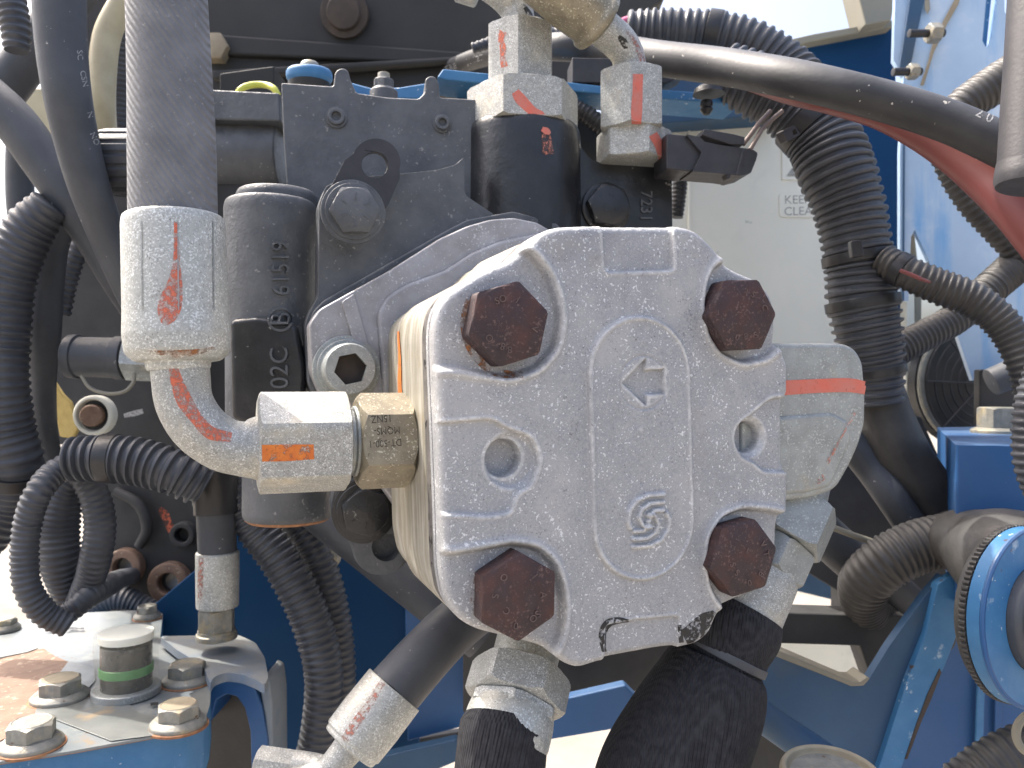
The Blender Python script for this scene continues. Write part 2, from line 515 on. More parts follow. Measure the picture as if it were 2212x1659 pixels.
M['zinc'] = mat('zinc_plate', (.38, .385, .365), (.27, .275, .26), 700, .55, .25, speck=((.68, .69, .67), 1700, .55, .66), speck2=((.17, .17, .15), 1900, .60, .70), blotch=((.52, .47, .36), 35, .55, .75), bump=(1400, .22))
M['zincd'] = mat('zinc_dull', (.33, .35, .345), (.25, .265, .26), 120, .5, .45, speck=((.46, .48, .46), 1100, .58, .66), speck2=((.2, .2, .19), 1300, .64, .7), blotch=((.33, .30, .23), 40, .58, .75), bump=(1200, .2))
M['zincy'] = mat('yellow_zinc_nut', (.29, .26, .19), (.20, .175, .13), 150, .48, .45, speck=((.55, .52, .42), 900, .60, .66), speck2=((.13, .11, .08), 1100, .64, .7), bump=(1200, .2))
M['ferrule'] = mat('ferrule_zinc', (.43, .44, .42), (.33, .34, .325), 500, .48, .35, speck=((.66, .68, .66), 1300, .53, .64), speck2=((.21, .205, .19), 1500, .60, .7), dust=((.50, .46, .36), .5, 60), bump=(1200, .22))
M['rustm'] = mat('rust_marks', (.15, .10, .09), (.09, .06, .055), 300, .6)
M['rust'] = mat('rusty_bolt_head', (.046, .027, .029), (.022, .015, .018), 180, .60, .1, speck=((.15, .09, .08), 900, .58, .72), blotch=((.075, .030, .024), 90, .45, .65), bump=(700, .5), bump2=(1500, .2))
M['rusto'] = mat('orange_rust', (.36, .15, .05), (.18, .08, .04), 300, .85, 0, bump=(900, .5), alpha=(180, .42, .62))
M['black'] = mat('black_painted_casting', (.008, .009, .011), (.017, .018, .021), 70, .34, 0, spec=.35, dust=((.10, .105, .11), .4, 50), speck=((.20, .20, .19), 260, .70, .74), bump=(500, .2), bump2=(120, .35), coat=.3)
M['blackd'] = mat('dusty_black_casting', (.055, .061, .070), (.085, .092, .102), 60, .5, 0, dust=((.22, .22, .22), .7, 60), speck=((.20, .20, .20), 420, .66, .72), bump=(700, .35), bump2=(200, .3))
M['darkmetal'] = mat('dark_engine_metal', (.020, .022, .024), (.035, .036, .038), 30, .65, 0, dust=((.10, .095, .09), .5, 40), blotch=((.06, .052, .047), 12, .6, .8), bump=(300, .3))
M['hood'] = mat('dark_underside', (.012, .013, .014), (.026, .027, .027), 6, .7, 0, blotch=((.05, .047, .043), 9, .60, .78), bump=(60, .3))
M['rubber'] = mat('hose_rubber', (.038, .043, .052), (.056, .062, .073), 40, .55, 0, dust=((.12, .125, .14), .5, 60), speck=((.36, .36, .35), 320, .72, .76), bump=(900, .3))
M['rubberg'] = mat('grey_wrapped_hose', (.115, .12, .13), (.165, .17, .18), 90, .65, 0, speck=((.24, .24, .24), 700, .64, .72), blotch=((.12, .127, .145), 30, .5, .7), bump=(700, .4), wave=(160, .6, [(R(60), R(20), R(30))]))
M['cable'] = mat('black_cable', (.014, .015, .018), (.026, .027, .030), 40, .55, 0, dust=((.115, .12, .13), .8, 30), speck=((.42, .40, .36), 230, .70, .73), bump=(400, .25))
M['loom'] = mat('loom_plastic', (.034, .038, .048), (.052, .057, .068), 60, .45, 0, dust=((.11, .115, .125), .6, 60), bump=(900, .2))
M['loomb'] = mat('loom_brownish', (.029, .028, .028), (.047, .045, .043), 80, .5, 0, dust=((.10, .097, .09), .6, 60), bump=(900, .25))
M['tape'] = mat('black_tape', (.012, .013, .015), (.022, .022, .024), 60, .38, bump=(500, .3))
M['plastic'] = mat('black_plastic', (.018, .018, .022), (.032, .031, .036), 80, .5, 0, dust=((.09, .088, .09), .6, 60), bump=(700, .2))
M['braid'] = mat('woven_sleeve', (.022, .022, .025), (.038, .038, .042), 300, .85, 0, speck=((.06, .055, .05), 260, .70, .80), bump=(1500, .3), wave=(260, .5, [(0, 0, R(35)), (R(35), 0, R(-40))]), spec=.2)
M['red'] = mat('red_cable', (.19, .052, .048), (.155, .045, .043), 20, .45, 0, bump=(300, .1))
M['blue'] = mat('blue_paint', (.006, .065, .20), (.009, .08, .24), 12, .5, 0, dust=((.16, .22, .30), .5, 20), speck=((.22, .30, .38), 300, .74, .77), bump=(300, .08))
M['bluew'] = mat('worn_blue_paint', (.030, .14, .31), (.05, .18, .36), 60, .55, 0, blotch=((.35, .45, .55), 90, .62, .72), speck=((.08, .045, .03), 55, .70, .73), speck2=((.55, .6, .62), 300, .69, .74), bump=(300, .15))
M['blued'] = mat('blue_dull_paint', (.018, .06, .13), (.026, .08, .16), 18, .6, 0, blotch=((.05, .075, .10), 22, .5, .8), speck=((.18, .18, .13), 60, .73, .76), bump=(300, .1))
M['bluegrey'] = mat('dusty_blue_grey_paint', (.14, .18, .23), (.20, .23, .26), 30, .55, 0, blotch=[((.08, .17, .32), 25, .55, .7), ((.26, .24, .20), 40, .62, .75)], dust=((.22, .22, .20), .7, 60), bump=(400, .2))
M['pale'] = mat('sun_bleached_blue_door', (.30, .43, .60), (.40, .53, .68), 14, .38, 0, streak=((.16, .36, .64), (26, 26, 3), 1.6, .50, .66), blotch=((.62, .66, .70), 7, .5, .7), bump=(200, .05), coat=.3)
M['deep'] = mat('deep_blue_wall', (.004, .036, .10), (.006, .045, .12), 8, .6, spec=.15, bump=(200, .06))
M['tank'] = mat('off_white_tank', (.70, .71, .63), (.78, .78, .69), 9, .5, 0, blotch=((.58, .60, .54), 12, .60, .8), speck=((.45, .47, .44), 110, .72, .76), bump=(100, .12))
M['tan'] = mat('tan_frame', (.20, .19, .15), (.25, .235, .19), 10, .6)
M['plate'] = mat('grey_cover_sheet', (.16, .19, .205), (.22, .235, .24), 30, .42, .25, blotch=[((.34, .34, .31), 28, .52, .70), ((.28, .20, .12), 50, .60, .72)], speck=((.16, .10, .06), 240, .68, .74), bump=(400, .12))
M['silver'] = mat('peeling_silver_foil', (.27, .28, .27), (.20, .215, .21), 40, .35, .5, blotch=((.40, .30, .19), 40, .58, .72), bump=(120, .4))
M['rustp'] = mat('rusty_brown_plate', (.20, .125, .085), (.26, .17, .12), 60, .75, 0, blotch=((.18, .11, .08), 110, .52, .66), speck=((.42, .33, .24), 260, .60, .7), bump=(400, .3))
M['boltz'] = mat('weathered_bolt', (.30, .29, .25), (.21, .21, .19), 200, .5, .35, blotch=((.40, .33, .20), 90, .55, .70), speck=((.14, .07, .035), 240, .66, .72), bump=(700, .3))
M['rustw'] = mat('rusty_washer', (.34, .17, .08), (.20, .09, .045), 200, .75, .1, bump=(700, .4))
M['rustw2'] = mat('rust_brown', (.06, .045, .036), (.04, .032, .028), 60, .7)
M['spacer'] = mat('dirty_spacer_plate', (.14, .13, .125), (.10, .095, .09), 200, .6, .2, speck=((.012, .012, .013), 260, .60, .63), blotch=((.22, .205, .19), 60, .5, .7))
M['ochre'] = mat('yellow_ochre_cloth', (.58, .44, .16), (.48, .35, .12), 150, .85, bump=(800, .5))
M['straw'] = mat('straw_coloured_hose', (.44, .40, .27), (.36, .32, .21), 60, .5, bump=(400, .15))
M['yellow'] = mat('yellow_plastic', (.62, .62, .10), (.55, .56, .08), 60, .4)
M['pink'] = mat('pink_tape', (.60, .12, .26), (.50, .10, .22), 60, .5)
M['beige'] = mat('beige_rubber_cap', (.30, .26, .18), (.24, .20, .14), 60, .7, bump=(500, .3))
M['mark'] = mat('red_paint_mark', (.62, .13, .06), (.52, .15, .09), 260, .6, 0, alpha=(420, .36, .62), bump=(900, .2))
M['marks'] = mat('solid_red_paint_mark', (.58, .13, .085), (.50, .17, .13), 160, .55, 0, alpha=(500, .24, .40), bump=(900, .2))
M['marko'] = mat('orange_paint_mark', (.66, .20, .03), (.55, .13, .02), 260, .6, 0, alpha=(420, .32, .48))
M['markf'] = mat('faded_red_paint_mark', (.46, .20, .15), (.42, .14, .09), 260, .6, 0, alpha=(500, .44, .66))
M['ink'] = mat('black_paint_mark', (.010, .010, .011), (.02, .02, .02), 300, .5, 0, alpha=(330, .42, .50))
M['laser'] = mat('etched_lettering', (.035, .03, .022), (.07, .06, .045), 300, .7)
M['print'] = mat('white_print', (.42, .42, .42), (.28, .28, .28), 500, .7, alpha=(900, .34, .46))
M['pprint'] = mat('stamped_grey_print', (.30, .31, .30), (.36, .37, .35), 120, .7, alpha=(60, .30, .50))
M['brown'] = mat('brown_wire', (.16, .12, .10), (.12, .09, .08), 60, .5)
M['ground'] = mat('pale_sandy_ground', (.20, .185, .16), (.25, .23, .20), 3, .9, 0, blotch=((.18, .155, .125), 1.2, .5, .7), bump=(30, .4))
M['green'] = mat('green_ring', (.10, .30, .10), (.07, .22, .07), 90, .4)
M['inner'] = mat('sight_glass_core', (.004, .004, .004), (.06, .058, .052), 45, .25, coat=.5)
g_ = bpy.data.materials.new('clear_plastic'); g_.use_nodes = True
b_ = g_.node_tree.nodes['Principled BSDF']; b_.inputs['Alpha'].default_value = 0.10; b_.inputs['Roughness'].default_value = 0.12; b_.inputs['Base Color'].default_value = (.75, .73, .60, 1); b_.inputs['Coat Weight'].default_value = 0.6
M['glass'] = g_
# ------------------------------------------------------------------ setting
structure('ground', MB().add([(-900, -900, -1.35), (900, -900, -1.35), (900, 900, -1.35), (-900, 900, -1.35)], [(0, 1, 2, 3)]), M['ground'])

# ------------------------------------------------------------------ gear pump
YAW = 20.5
FP = facing(0.29, YAW, 0, 1100, 990)
mm = 0.001
def fp(pts, w=0.0): return [FP.px(u, v, w) for u, v in pts]
cover_px = [(1204, 489), (1277, 486), (1444, 487), (1478, 488), (1510, 499), (1540, 530), (1566, 560), (1600, 582), (1650, 602), (1683, 640), (1690, 700), (1685, 745), (1697, 767), (1705, 788), (1705, 846), (1699, 858), (1698, 900), (1698, 1000), (1705, 1014), (1705, 1093), (1692, 1130), (1690, 1200), (1678, 1245), (1645, 1282), (1596, 1302), (1558, 1320), (1547, 1342), (1537, 1368), (1512, 1391), (1475, 1401), (1434, 1404), (1311, 1427), (1251, 1446), (1222, 1436), (1184, 1405), (1104, 1385), (1037, 1369), (997, 1345), (972, 1306), (960, 1240), (957, 1106), (951, 953), (943, 760), (943, 705), (951, 665), (972, 632), (1037, 590), (1115, 556), (1148, 522), (1172, 500)]
cover_ab = rounded(fp(cover_px), 4 * mm, 3)
BOLTS = [(1101, 699, 15.9, 17), (1122, 1290, 16.1, 29), (1607, 680, 16.1, 3), (1609, 1206, 16.1, 10)]
pk = {
 'tl': [(905, 520), (1085, 520), (1150, 545), (1186, 590), (1205, 640), (1212, 695), (1200, 752), (1160, 796), (1100, 815), (1045, 806), (990, 796), (905, 795)],
 'bl': [(905, 1200), (985, 1198), (1045, 1188), (1105, 1176), (1160, 1184), (1196, 1215), (1214, 1262), (1220, 1320), (1214, 1372), (1196, 1412), (1185, 1470), (905, 1470)],
 'tr': [(1730, 560), (1730, 742), (1690, 745), (1655, 772), (1605, 782), (1560, 762), (1533, 722), (1523, 665), (1530, 610), (1546, 575), (1590, 555)],
 'br': [(1730, 1118), (1660, 1104), (1605, 1100), (1560, 1118), (1534, 1160), (1528, 1215), (1536, 1262), (1548, 1290), (1580, 1330), (1730, 1330)]}
pk = {k: rounded(fp(v), 3 * mm, 3) for k, v in pk.items()}
tab_t = rounded(fp([(1302, 470), (1453, 470), (1455, 583), (1308, 587)]), 2 * mm, 3)
tab_b = rounded(fp([(1306, 1470), (1309, 1352), (1375, 1340), (1466, 1332), (1466, 1450)]), 1.5 * mm, 3)
rec_l = rounded(fp([(920, 918), (1062, 906), (1092, 925), (1148, 945), (1165, 990), (1150, 1045), (1112, 1068), (1104, 1106), (1060, 1114), (985, 1110), (920, 1112)]), 2.5 * mm, 3)
rec_r = rounded(fp([(1740, 855), (1665, 862), (1628, 892), (1600, 915), (1590, 950), (1600, 985), (1632, 1000), (1650, 1018), (1740, 1020)]), 2.5 * mm, 3)
hl = FP.px(1092, 991); hr = FP.px(1622, 945); hlo = FP.px(1108, 996)
capA = FP.px(1380, 808); capB = FP.px(1389, 1128)
arrow_c = FP.px(1387, 826)
arrow = fp([(1341, 827), (1391, 776), (1390, 800), (1430, 798), (1431, 850), (1393, 852), (1392, 875)])
logo_c = FP.px(1393, 1122)
def spiral(turn, r0, r1, a0, n=26):
    return [(logo_c[0] + (r0 + (r1 - r0) * i / n) * math.cos(R(a0 + turn * i / n)), logo_c[1] + (r0 + (r1 - r0) * i / n) * math.sin(R(a0 + turn * i / n))) for i in range(n + 1)]
def lg(pts): return fp([(736.8 + x * .6507, 432.3 + y * .6507) for x, y in pts])
LA = [(1062, 974), (1010, 978), (972, 995), (948, 1030), (944, 1066), (952, 1085)]
LB = [(1060, 1000), (1018, 1004), (990, 1022), (980, 1050), (992, 1078), (1014, 1080)]
LC = [(1060, 1026), (1030, 1028), (1012, 1044), (1016, 1058)]
logo = [lg(q) for q in (LA, LB, LC)] + [lg([(2024 - x, 2122 - y) for x, y in q]) for q in (LA, LB, LC)]
rs_ = np.random.RandomState(5)
pits = [(rs_.uniform(-.035, .105), rs_.uniform(-.08, .09), rs_.uniform(.5, 1.4) * mm, rs_.choice([-1, 1]) * rs_.uniform(.1, .3) * mm) for _ in range(70)]
def cover_h(A, B):
    H = np.zeros(A.shape)
    fill = 2.6 * mm
    for k, q in pk.items():
        s = polysd(A, B, q)
        H -= (4.0 if k[1] == 'l' else 3.2) * mm * sstep(-s / fill + 0.45)
        H += 0.9 * mm * np.exp(-((s - 1.6 * mm) / (1.5 * mm)) ** 2)
    for q, d in ((tab_t, 1.3), (tab_b, 1.4), (rec_l, 1.2), (rec_r, 1.3)):
        s = polysd(A, B, q)
        H -= 1.5 * d * mm * sstep(-s / (1.2 * mm) + 0.5)
        H += 0.25 * mm * np.exp(-((s - 1.0 * mm) / (0.8 * mm)) ** 2)
    s = linesd(A, B, [capA, capB]) - 22.3 * mm
    H += 1.5 * mm * sstep(-s / (1.3 * mm) + 0.5) + 0.55 * mm * np.exp(-((s + 0.8 * mm) / (0.9 * mm)) ** 2)
    s = np.hypot(A - arrow_c[0], B - arrow_c[1]) - 10.3 * mm
    H -= 0.35 * mm * np.exp(-(s / (0.4 * mm)) ** 2)
    s = polysd(A, B, arrow); H -= 2.2 * mm * sstep(-s / (0.8 * mm) + 0.5)
    for l in logo:
        s = linesd(A, B, l) - 0.8 * mm; H += 1.5 * mm * sstep(-s / (0.7 * mm) + 0.5)
    for c, r, lip in ((hl, 6.9, (hlo, 10.2)), (hr, 6.4, (hr, 8.2))):
        s = np.hypot(A - lip[0][0], B - lip[0][1]) - lip[1] * mm
        H -= 1.6 * mm * sstep(-s / (2.2 * mm) + 0.3)
        s = np.hypot(A - c[0], B - c[1]) - r * mm
        H -= 6.0 * mm * sstep(-s / (0.7 * mm) + 0.5)
    for a, b, r, h in pits: H += h * np.exp(-((A - a) ** 2 + (B - b) ** 2) / (r * r))
    H += 0.06 * mm * (np.sin(A * 170 + 2 * np.sin(B * 90)) * np.sin(B * 140 + 2 * np.sin(A * 110)))
    return H
pump = thing('gear_pump', 'grey cast aluminium gear pump with four rusty hex bolts in its cover', 'pump', FP.pt(.045, 0, -.05))
cov = relief(FP, cover_ab, cover_h, 0.36 * mm, -10.5 * mm, 3.2 * mm)
covo = part(pump, 'cover', cov, M['alu'], sharp=50)
cov_t = bvh(cov)
# joint line, gasket plate, body
def grow(ab, k, dx=0.0):
    p = np.array(ab); c = p.mean(0); return [tuple(x) for x in c + (p - c) * k]
part(pump, 'gasket', prism(FP, grow(cover_ab, 0.9965), -12.0 * mm, -10.5 * mm), M['gasket'])
part(pump, 'thrust_plate', prism(FP, grow(cover_ab, 0.999), -15.5 * mm, -12.0 * mm), M['alu'], bevel=.0003)
part(pump, 'spacer_plate', prism(FP, grow(cover_ab, 0.996), -22.5 * mm, -15.5 * mm), M['spacer'], bevel=.0003)
body_px = [(1204, 489), (1478, 488), (1540, 530), (1600, 582), (1650, 602), (1690, 650), (1705, 788), (1705, 1093), (1690, 1200), (1645, 1282), (1558, 1320), (1512, 1391), (1251, 1446), (1184, 1405), (1037, 1369), (997, 1345), (972, 1306), (960, 1240), (951, 953), (945, 715), (952, 660), (985, 625), (1115, 556), (1160, 508)]
body_ab = rounded(fp(body_px), 3 * mm, 3)
p_ = np.array(body_ab)
bodym = prism(FP, grow(body_ab, 0.997), -70 * mm, -22.5 * mm)
bdo = part(pump, 'body', bodym, M['cream'], bevel=.0012, segs=3)
part(pump, 'body_rear', prism(FP, grow(body_ab, 0.975), -97 * mm, -70 * mm), M['cream'], bevel=.0015, segs=3)
part(bdo, 'paint_mark', strip(bvh(bodym), [(862, 716, 2), (865, 780, 3), (865, 830, 4), (868, 878, 4)], 3, n=40, m=3, off=.0004), M['marko'], flat=True)
# raised bands on the left wall of the body, and the step above the port
sideL = [a for a, b in body_ab]; aL = min(sideL)
# hex bolts of the cover
random.seed(4)
for k, (u, v, rc, rot) in enumerate(BOLTS):
    seat = -3.9 * mm if k < 2 else -3.1 * mm
    top = seat + 9.5 * mm
    a, b = FP.px(u, v, top)
    O = FP.pt(a, b, seat)
    # corner angle measured in the cover's plane
    D, e, f = perp(FP.N); ca = e.dot(FP.X); sa = e.dot(FP.Y); base = math.degrees(math.atan2(sa, ca)); cf = f.dot(FP.X), f.dot(FP.Y)
    hand = 1 if (ca * cf[1] - sa * cf[0]) > 0 else -1
    mb = hexnut(O, FP.N, -0.0002, 9.5 * mm, rc * mm, (rot - base) * hand, ch0=False, lim=.975)
    bo = part(pump, 'bolt', mb, M['rust'], sharp=40)
    fr = Frame(FP.pt(a, b, 0), FP.X, FP.Y)
    tm = MB()
    marks = [("SO", 112, 9), ("/", 70, 9), ("V", -10, 9.6), ("8", 252, 8.5), ("O", 215, 9.2), (".", 180, 4), ("8", 270, 9.2)] if k == 0 else \
            [("O", 128, 9.5), ("S", 172, 9.2), ("C", 222, 6.5), ("0", 262, 10), ("SO", -52, 9.5), ("A", 0, 9.2), ("/", 50, 9)] if k == 1 else \
            [("S", 62, 9.2), ("C", 18, 10.3), (".", 150, 5), ("0", 250, 9.5), ("8", 275, 8.5), ("I", 82, 8.8), ("S", 305, 9.5)] if k == 2 else \
            [("V", 30, 10), ("T", 6, 10.2), ("S", 200, 6), ("1", 70, 3), ("0", 282, 10), ("B", -42, 10.3), (".", 100, 6), ("S", 235, 6.5)]
    for s, ang, rr in marks:
        textplane(fr, s, rr * mm * math.cos(R(ang)), rr * mm * math.sin(R(ang)), 3.6 * mm, ang - 90, top, 0.0004, mb=tm)
    part(bo, 'stamped_mark', tm, M['rustm'], flat=True)
# rust run below the upper left bolt and black paint left on the lower tab
part(covo, 'rust_stain', strip(cov_t, [(1012, 640, 5), (1003, 700, 9), (1020, 760, 8), (1070, 803, 10), (1130, 810, 6)], 6), M['rusto'], flat=True)
part(covo, 'rust_stain', strip(cov_t, [(1028, 1245, 3), (1022, 1290, 6), (1026, 1330, 3)], 6), M['rusto'], flat=True)
part(covo, 'paint_mark', strip(cov_t, [(1305, 1408, 5), (1301, 1372, 8), (1312, 1348, 9), (1335, 1340, 7), (1358, 1341, 3)], 8), M['ink'], flat=True)
part(covo, 'paint_mark', strip(cov_t, [(1468, 1350, 4), (1472, 1388, 5)], 5, n=20), M['ink'], flat=True)
part(covo, 'paint_mark', strip(cov_t, [(1478, 1378, 18), (1500, 1366, 22), (1528, 1340, 20), (1544, 1322, 6)], 20, n=30, m=10), M['ink'], flat=True)

# mounting flange (aluminium) behind the body
WF = -97 * mm
fl_px = [(668, 700), (690, 668), (840, 585), (950, 515), (1010, 488), (1060, 474), (1110, 470), (1160, 480), (1230, 520), (1330, 600), (1400, 800), (1300, 1100), (1100, 1200), (930, 1190), (860, 1100), (790, 1000), (735, 905), (700, 868), (672, 800)]
flmb = pxprism(FP, fl_px, 13 * mm, WF, 2 * mm)
part(pump, 'mounting_flange', flmb, M['flange'], bevel=.0012, segs=3)
fl2 = [(815, 680), (835, 640), (880, 612), (960, 584), (1020, 545), (1080, 520), (1180, 500), (1300, 620), (1300, 1000), (900, 1100), (840, 1000)]
part(pump, 'flange_hub', pxprism(FP, fl2, 5 * mm, WF + 2.5 * mm, 3 * mm), M['flange'], bevel=.002, segs=3)
part(pump, 'flange_rib', pxprism(FP, [(738, 652), (765, 634), (796, 742), (768, 755)], 3 * mm, WF + 1.6 * mm, 1 * mm), M['flange'], bevel=.001)
# socket screw of the flange
a, b = FP.px(755, 797, WF + 9 * mm)
O = FP.pt(a, b, WF)
sc = lathe(O, FP.N, rprof([(0, .0155), (.0015, .0155), (.0015, .0135), (.003, .0135), (.003, .0118), (.0112, .0116), (.0122, .0108)], .0005), 48, close=False)
so = part(pump, 'socket_screw', sc, M['zincd'])
Fq = Frame(O, FP.X, FP.Y)
part(so, 'head_face', prism(Fq, circ((0, 0), .0109, 48), .0100, .0122, None, [circ((0, 0), .0074, 6, 12, 372)]), M['zincd'])
part(so, 'hex_socket', lathe(O, FP.N, [(.0055, .0095), (.0056, .0095), (.0056, 0)], 24), M['rustw2'])
# paint line on the body wall
# ------------------------------------------------------------------ outlet on the left wall: adapter, nut, elbow, ferrule, hose
def seg_axis(p0, p1):
    p0 = P(*p0); p1 = P(*p1); return p0, (p1 - p0).normalized(), (p1 - p0).length
out = thing('pressure_hose', 'thick grey wrapped hydraulic hose dropping at left into a zinc elbow', 'hose', P(390, 470, .30))
eX = -FP.X
port = FP.pt(aL, FP.px(880, 950, -50 * mm)[1], -50 * mm)
def along(u):
    """point on the port axis seen at column u"""
    k = (u - 1106.0) * K; x0, y0 = port.x, port.y; ex, ey = eX.x, eX.y
    s = (k * y0 - x0) / (ex - k * ey); return s
s0, s1, s2, s3, s4 = along(884), along(768), along(750), along(556), along(545)
O = port
d_n = (port + eX * (s0 + s1) / 2).y
rcn = 104 * K * d_n
brassn = hexnut(O, eX, s0, s1, rcn, 35, ch0=True, lim=.90)
bn = part(out, 'adapter_nut', brassn, M['zincy'])
part(out, 'port_collar', lathe(O, eX, rprof([(-.001, rcn * .80), (s0 + .0005, rcn * .80)], .0002)), M['gasket'])
part(out, 'adapter_neck', lathe(O, eX, rprof([(s1 - .001, rcn * .72), (s1 + .001, rcn * .72), (s1 + .0015, rcn * .66), (s2 + .001, rcn * .66), (s2 + .001, .002)], .0004)), M['zincd'])
d_h = (port + eX * (s2 + s3) / 2).y
rch = 112 * K * d_h
silv = hexnut(O, eX, s2, s3, rch, 23, lim=.95)
sn = part(out, 'swivel_nut', silv, M['zinc'])
# elbow pipe, follows the bend seen
pz = (port + eX * s3)
elb_pts = [(1106 + (port + eX * s2).x / ((port + eX * s2).y * K), 966, (port + eX * s2).y, 72), (575, 968, pz.y + .001, 70), (545, 969, pz.y - .001, 66), (520, 969, pz.y - .003, 59), (478, 958, .302, 58), (430, 922, .299, 59), (399, 870, .298, 59), (391, 815, .298, 60), (388, 770, .298, 61), (385, 740, .298, 61)]
ep = hose(elb_pts, .0015, 48)
eo = part(out, 'elbow_pipe', ep, M['zinc'], sharp=60)
kk = K * .298
base = P(386, 800, .298)
up = (P(375, 460, .300) - P(386, 800, .298)).normalized()
L_ = (P(375, 470, .300) - P(386, 800, .298)).length
fer = lathe(base, up, rprof([(.000, 62 * kk), (.0012, 66 * kk), (.0032, 66 * kk), (.0035, 88 * kk), (.0065, 106 * kk), (.013, 110 * kk), (L_ * .30, 109 * kk), (L_ * .36, 108 * kk), (L_ * .95, 106 * kk), (L_, 103 * kk), (L_, 90 * kk)], .0012), 72)
feo = part(out, 'ferrule', fer, M['ferrule'], sharp=40)
hmb = hose([(375, 485, .300, 90), (372, 300, .302, 89), (366, 120, .304, 85), (358, -60, .306, 82)], .004, 56, .002)
part(out, 'rubber_hose', hmb, M['rubberg'])
tf = bvh(fer); tsil = bvh(silv); tel = bvh(ep); tbr = bvh(brassn)
part(feo, 'rust_stain', strip(tf, [(318, 757, 2), (350, 762, 5), (385, 764, 8), (425, 760, 6), (462, 752, 3)], 6, n=40, m=4), M['rusto'], flat=True)
part(feo, 'paint_mark', strip(tf, [(380, 480, 4), (381, 560, 7), (378, 610, 16), (369, 650, 25), (362, 680, 22), (356, 700, 8)], 10, n=50, m=8), M['mark'], flat=True)
for uu in (306, 384, 460):
    part(feo, 'crimp_line', strip(tf, [(uu, 478, 1.2), (uu + 1, 600, 1.5), (uu + 2, 670, 1.2)], 1, n=30, m=2, off=.0003), M['zincd'], flat=True)
part(eo, 'paint_mark', strip(tel, [(374, 792, 9), (384, 830, 14), (400, 868, 17), (425, 905, 13), (455, 935, 14), (500, 945, 10)], 12, n=50, m=8), M['mark'], flat=True)
part(sn, 'paint_mark', strip(tsil, [(566, 979, 18), (620, 978, 18), (678, 976, 16)], 17, n=30, m=8), M['marko'], flat=True)
for s, u, v, z in (("DT-500-1", 832, 957, 22), ("MQMS-", 836, 930, 22), ("15NZ", 824, 904, 23)):
    part(bn, 'etched_text', textwrap(tbr, s, u, v, z, 180 - 4, .82), M['laser'], flat=True)

# ------------------------------------------------------------------ black painted port casting with the two upright fittings
man = thing('port_casting', 'glossy black painted casting that carries two upright zinc fittings', 'casting', P(1200, 420, .440))
WM = -112 * mm
def frv(d): return facing(d, 12)
# flange plate behind the aluminium flange
bf_px = [(688, 640), (690, 440), (704, 402), (745, 385), (868, 375), (940, 368), (985, 356), (1003, 338), (1003, 420), (1300, 620), (1430, 640), (1430, 700), (1300, 1150), (1100, 1250), (940, 1230), (880, 1180), (800, 1060), (730, 960), (680, 872), (664, 820), (660, 700), (668, 676)]
bfm = pxprism(FP, bf_px, 14 * mm, WM, 2 * mm)
part(man, 'flange_plate', bfm, M['blackd'], bevel=.0018, segs=3)
part(man, 'flange_edge', pxprism(FP, [(668, 700), (676, 672), (700, 648), (960, 500), (1010, 474), (1110, 456), (1200, 480), (1330, 600), (1300, 1000), (900, 1050), (745, 920), (690, 870), (664, 830)], 3 * mm, WM + 1.5 * mm, 2 * mm), M['blackd'], bevel=.001)
# port column
dpc = .445
colax = P(1129, 560, dpc); hc = (P(1129, 278, dpc) - colax).length; rr = 126 * K * dpc
part(man, 'port_column', lathe(colax, (0, 0, 1), rprof([(0, rr * 1.0), (hc * .470, rr * .995), (hc - .004, rr * .985), (hc, rr * .93), (hc, .001)], .003, 4), 72), M['black'], sharp=50)
part(man, 'port_shoulder', pxprism(frv(.440), [(975, 362), (998, 350), (1006, 330), (1012, 300), (1012, 520), (975, 520)], 30 * mm, -3 * mm, 2 * mm), M['blackd'], bevel=.002)
blk = pxprism(frv(.445), [(1235, 300), (1256, 318), (1275, 344), (1300, 352), (1440, 357), (1451, 368), (1453, 520), (1235, 520)], 45 * mm, 12 * mm, 2 * mm)
bo_ = part(man, 'side_block', blk, M['black'], bevel=.003, segs=3)
part(man, 'column_web', pxprism(frv(.447), [(1190, 280), (1250, 290), (1262, 330), (1285, 350), (1300, 352), (1300, 520), (1190, 520)], 30 * mm, 2 * mm, 2 * mm), M['black'], bevel=.003)
tb = bvh(blk)
part(bo_, 'cast_numerals', textwrap(tb, "7231", 1394, 446, 36, 90, .95, thick=.0010), M['blackd'], flat=True)
# plug bolt
F2 = frv(.445); a, b = F2.px(1308, 450, 12 * mm); Ob = F2.pt(a, b, 12 * mm)
pb = part(man, 'plug_bolt', hexnut(Ob, F2.N, 0.002, .0085, 50 * K * .433, 20, ch0=False), M['black'])
part(pb, 'bolt_flange', lathe(Ob, F2.N, rprof([(-.001, 56 * K * .433), (.0016, 56 * K * .433), (.0022, 50 * K * .433), (.0022, 0)], .0004)), M['black'])
fr = Frame(Ob, F2.X, F2.Y); tm = MB()
for k in range(3): textplane(fr, "I", .0012 * (k - 1) + .001, .0048, .0035, 10 - k * 14, .0085, .0002, mb=tm)
textplane(fr, "C", -.003, -.001, .0045, 20, .0085, .0002, mb=tm); textplane(fr, "O", .004, -.002, .004, 0, .0085, .0002, mb=tm)
part(pb, 'stamped_mark', tm, M['black'], flat=True)
tcol = None

def vnut(parent, name, uc, W, v0, v1, d, rot, m, **kw):
    """upright nut: uc centre column, W seen width, v0 bottom, v1 top"""
    mx = max(abs(math.sin(R(rot + 60 * i))) for i in range(6))
    rc = W / 2 / mx * K * d
    O = P(uc, v0, d); h = (v0 - v1) * K * d
    mb = hexnut(O, (0, 0, 1), 0, h, rc, rot, **kw)
    return part(parent, name, mb, m), mb, O, h, rc
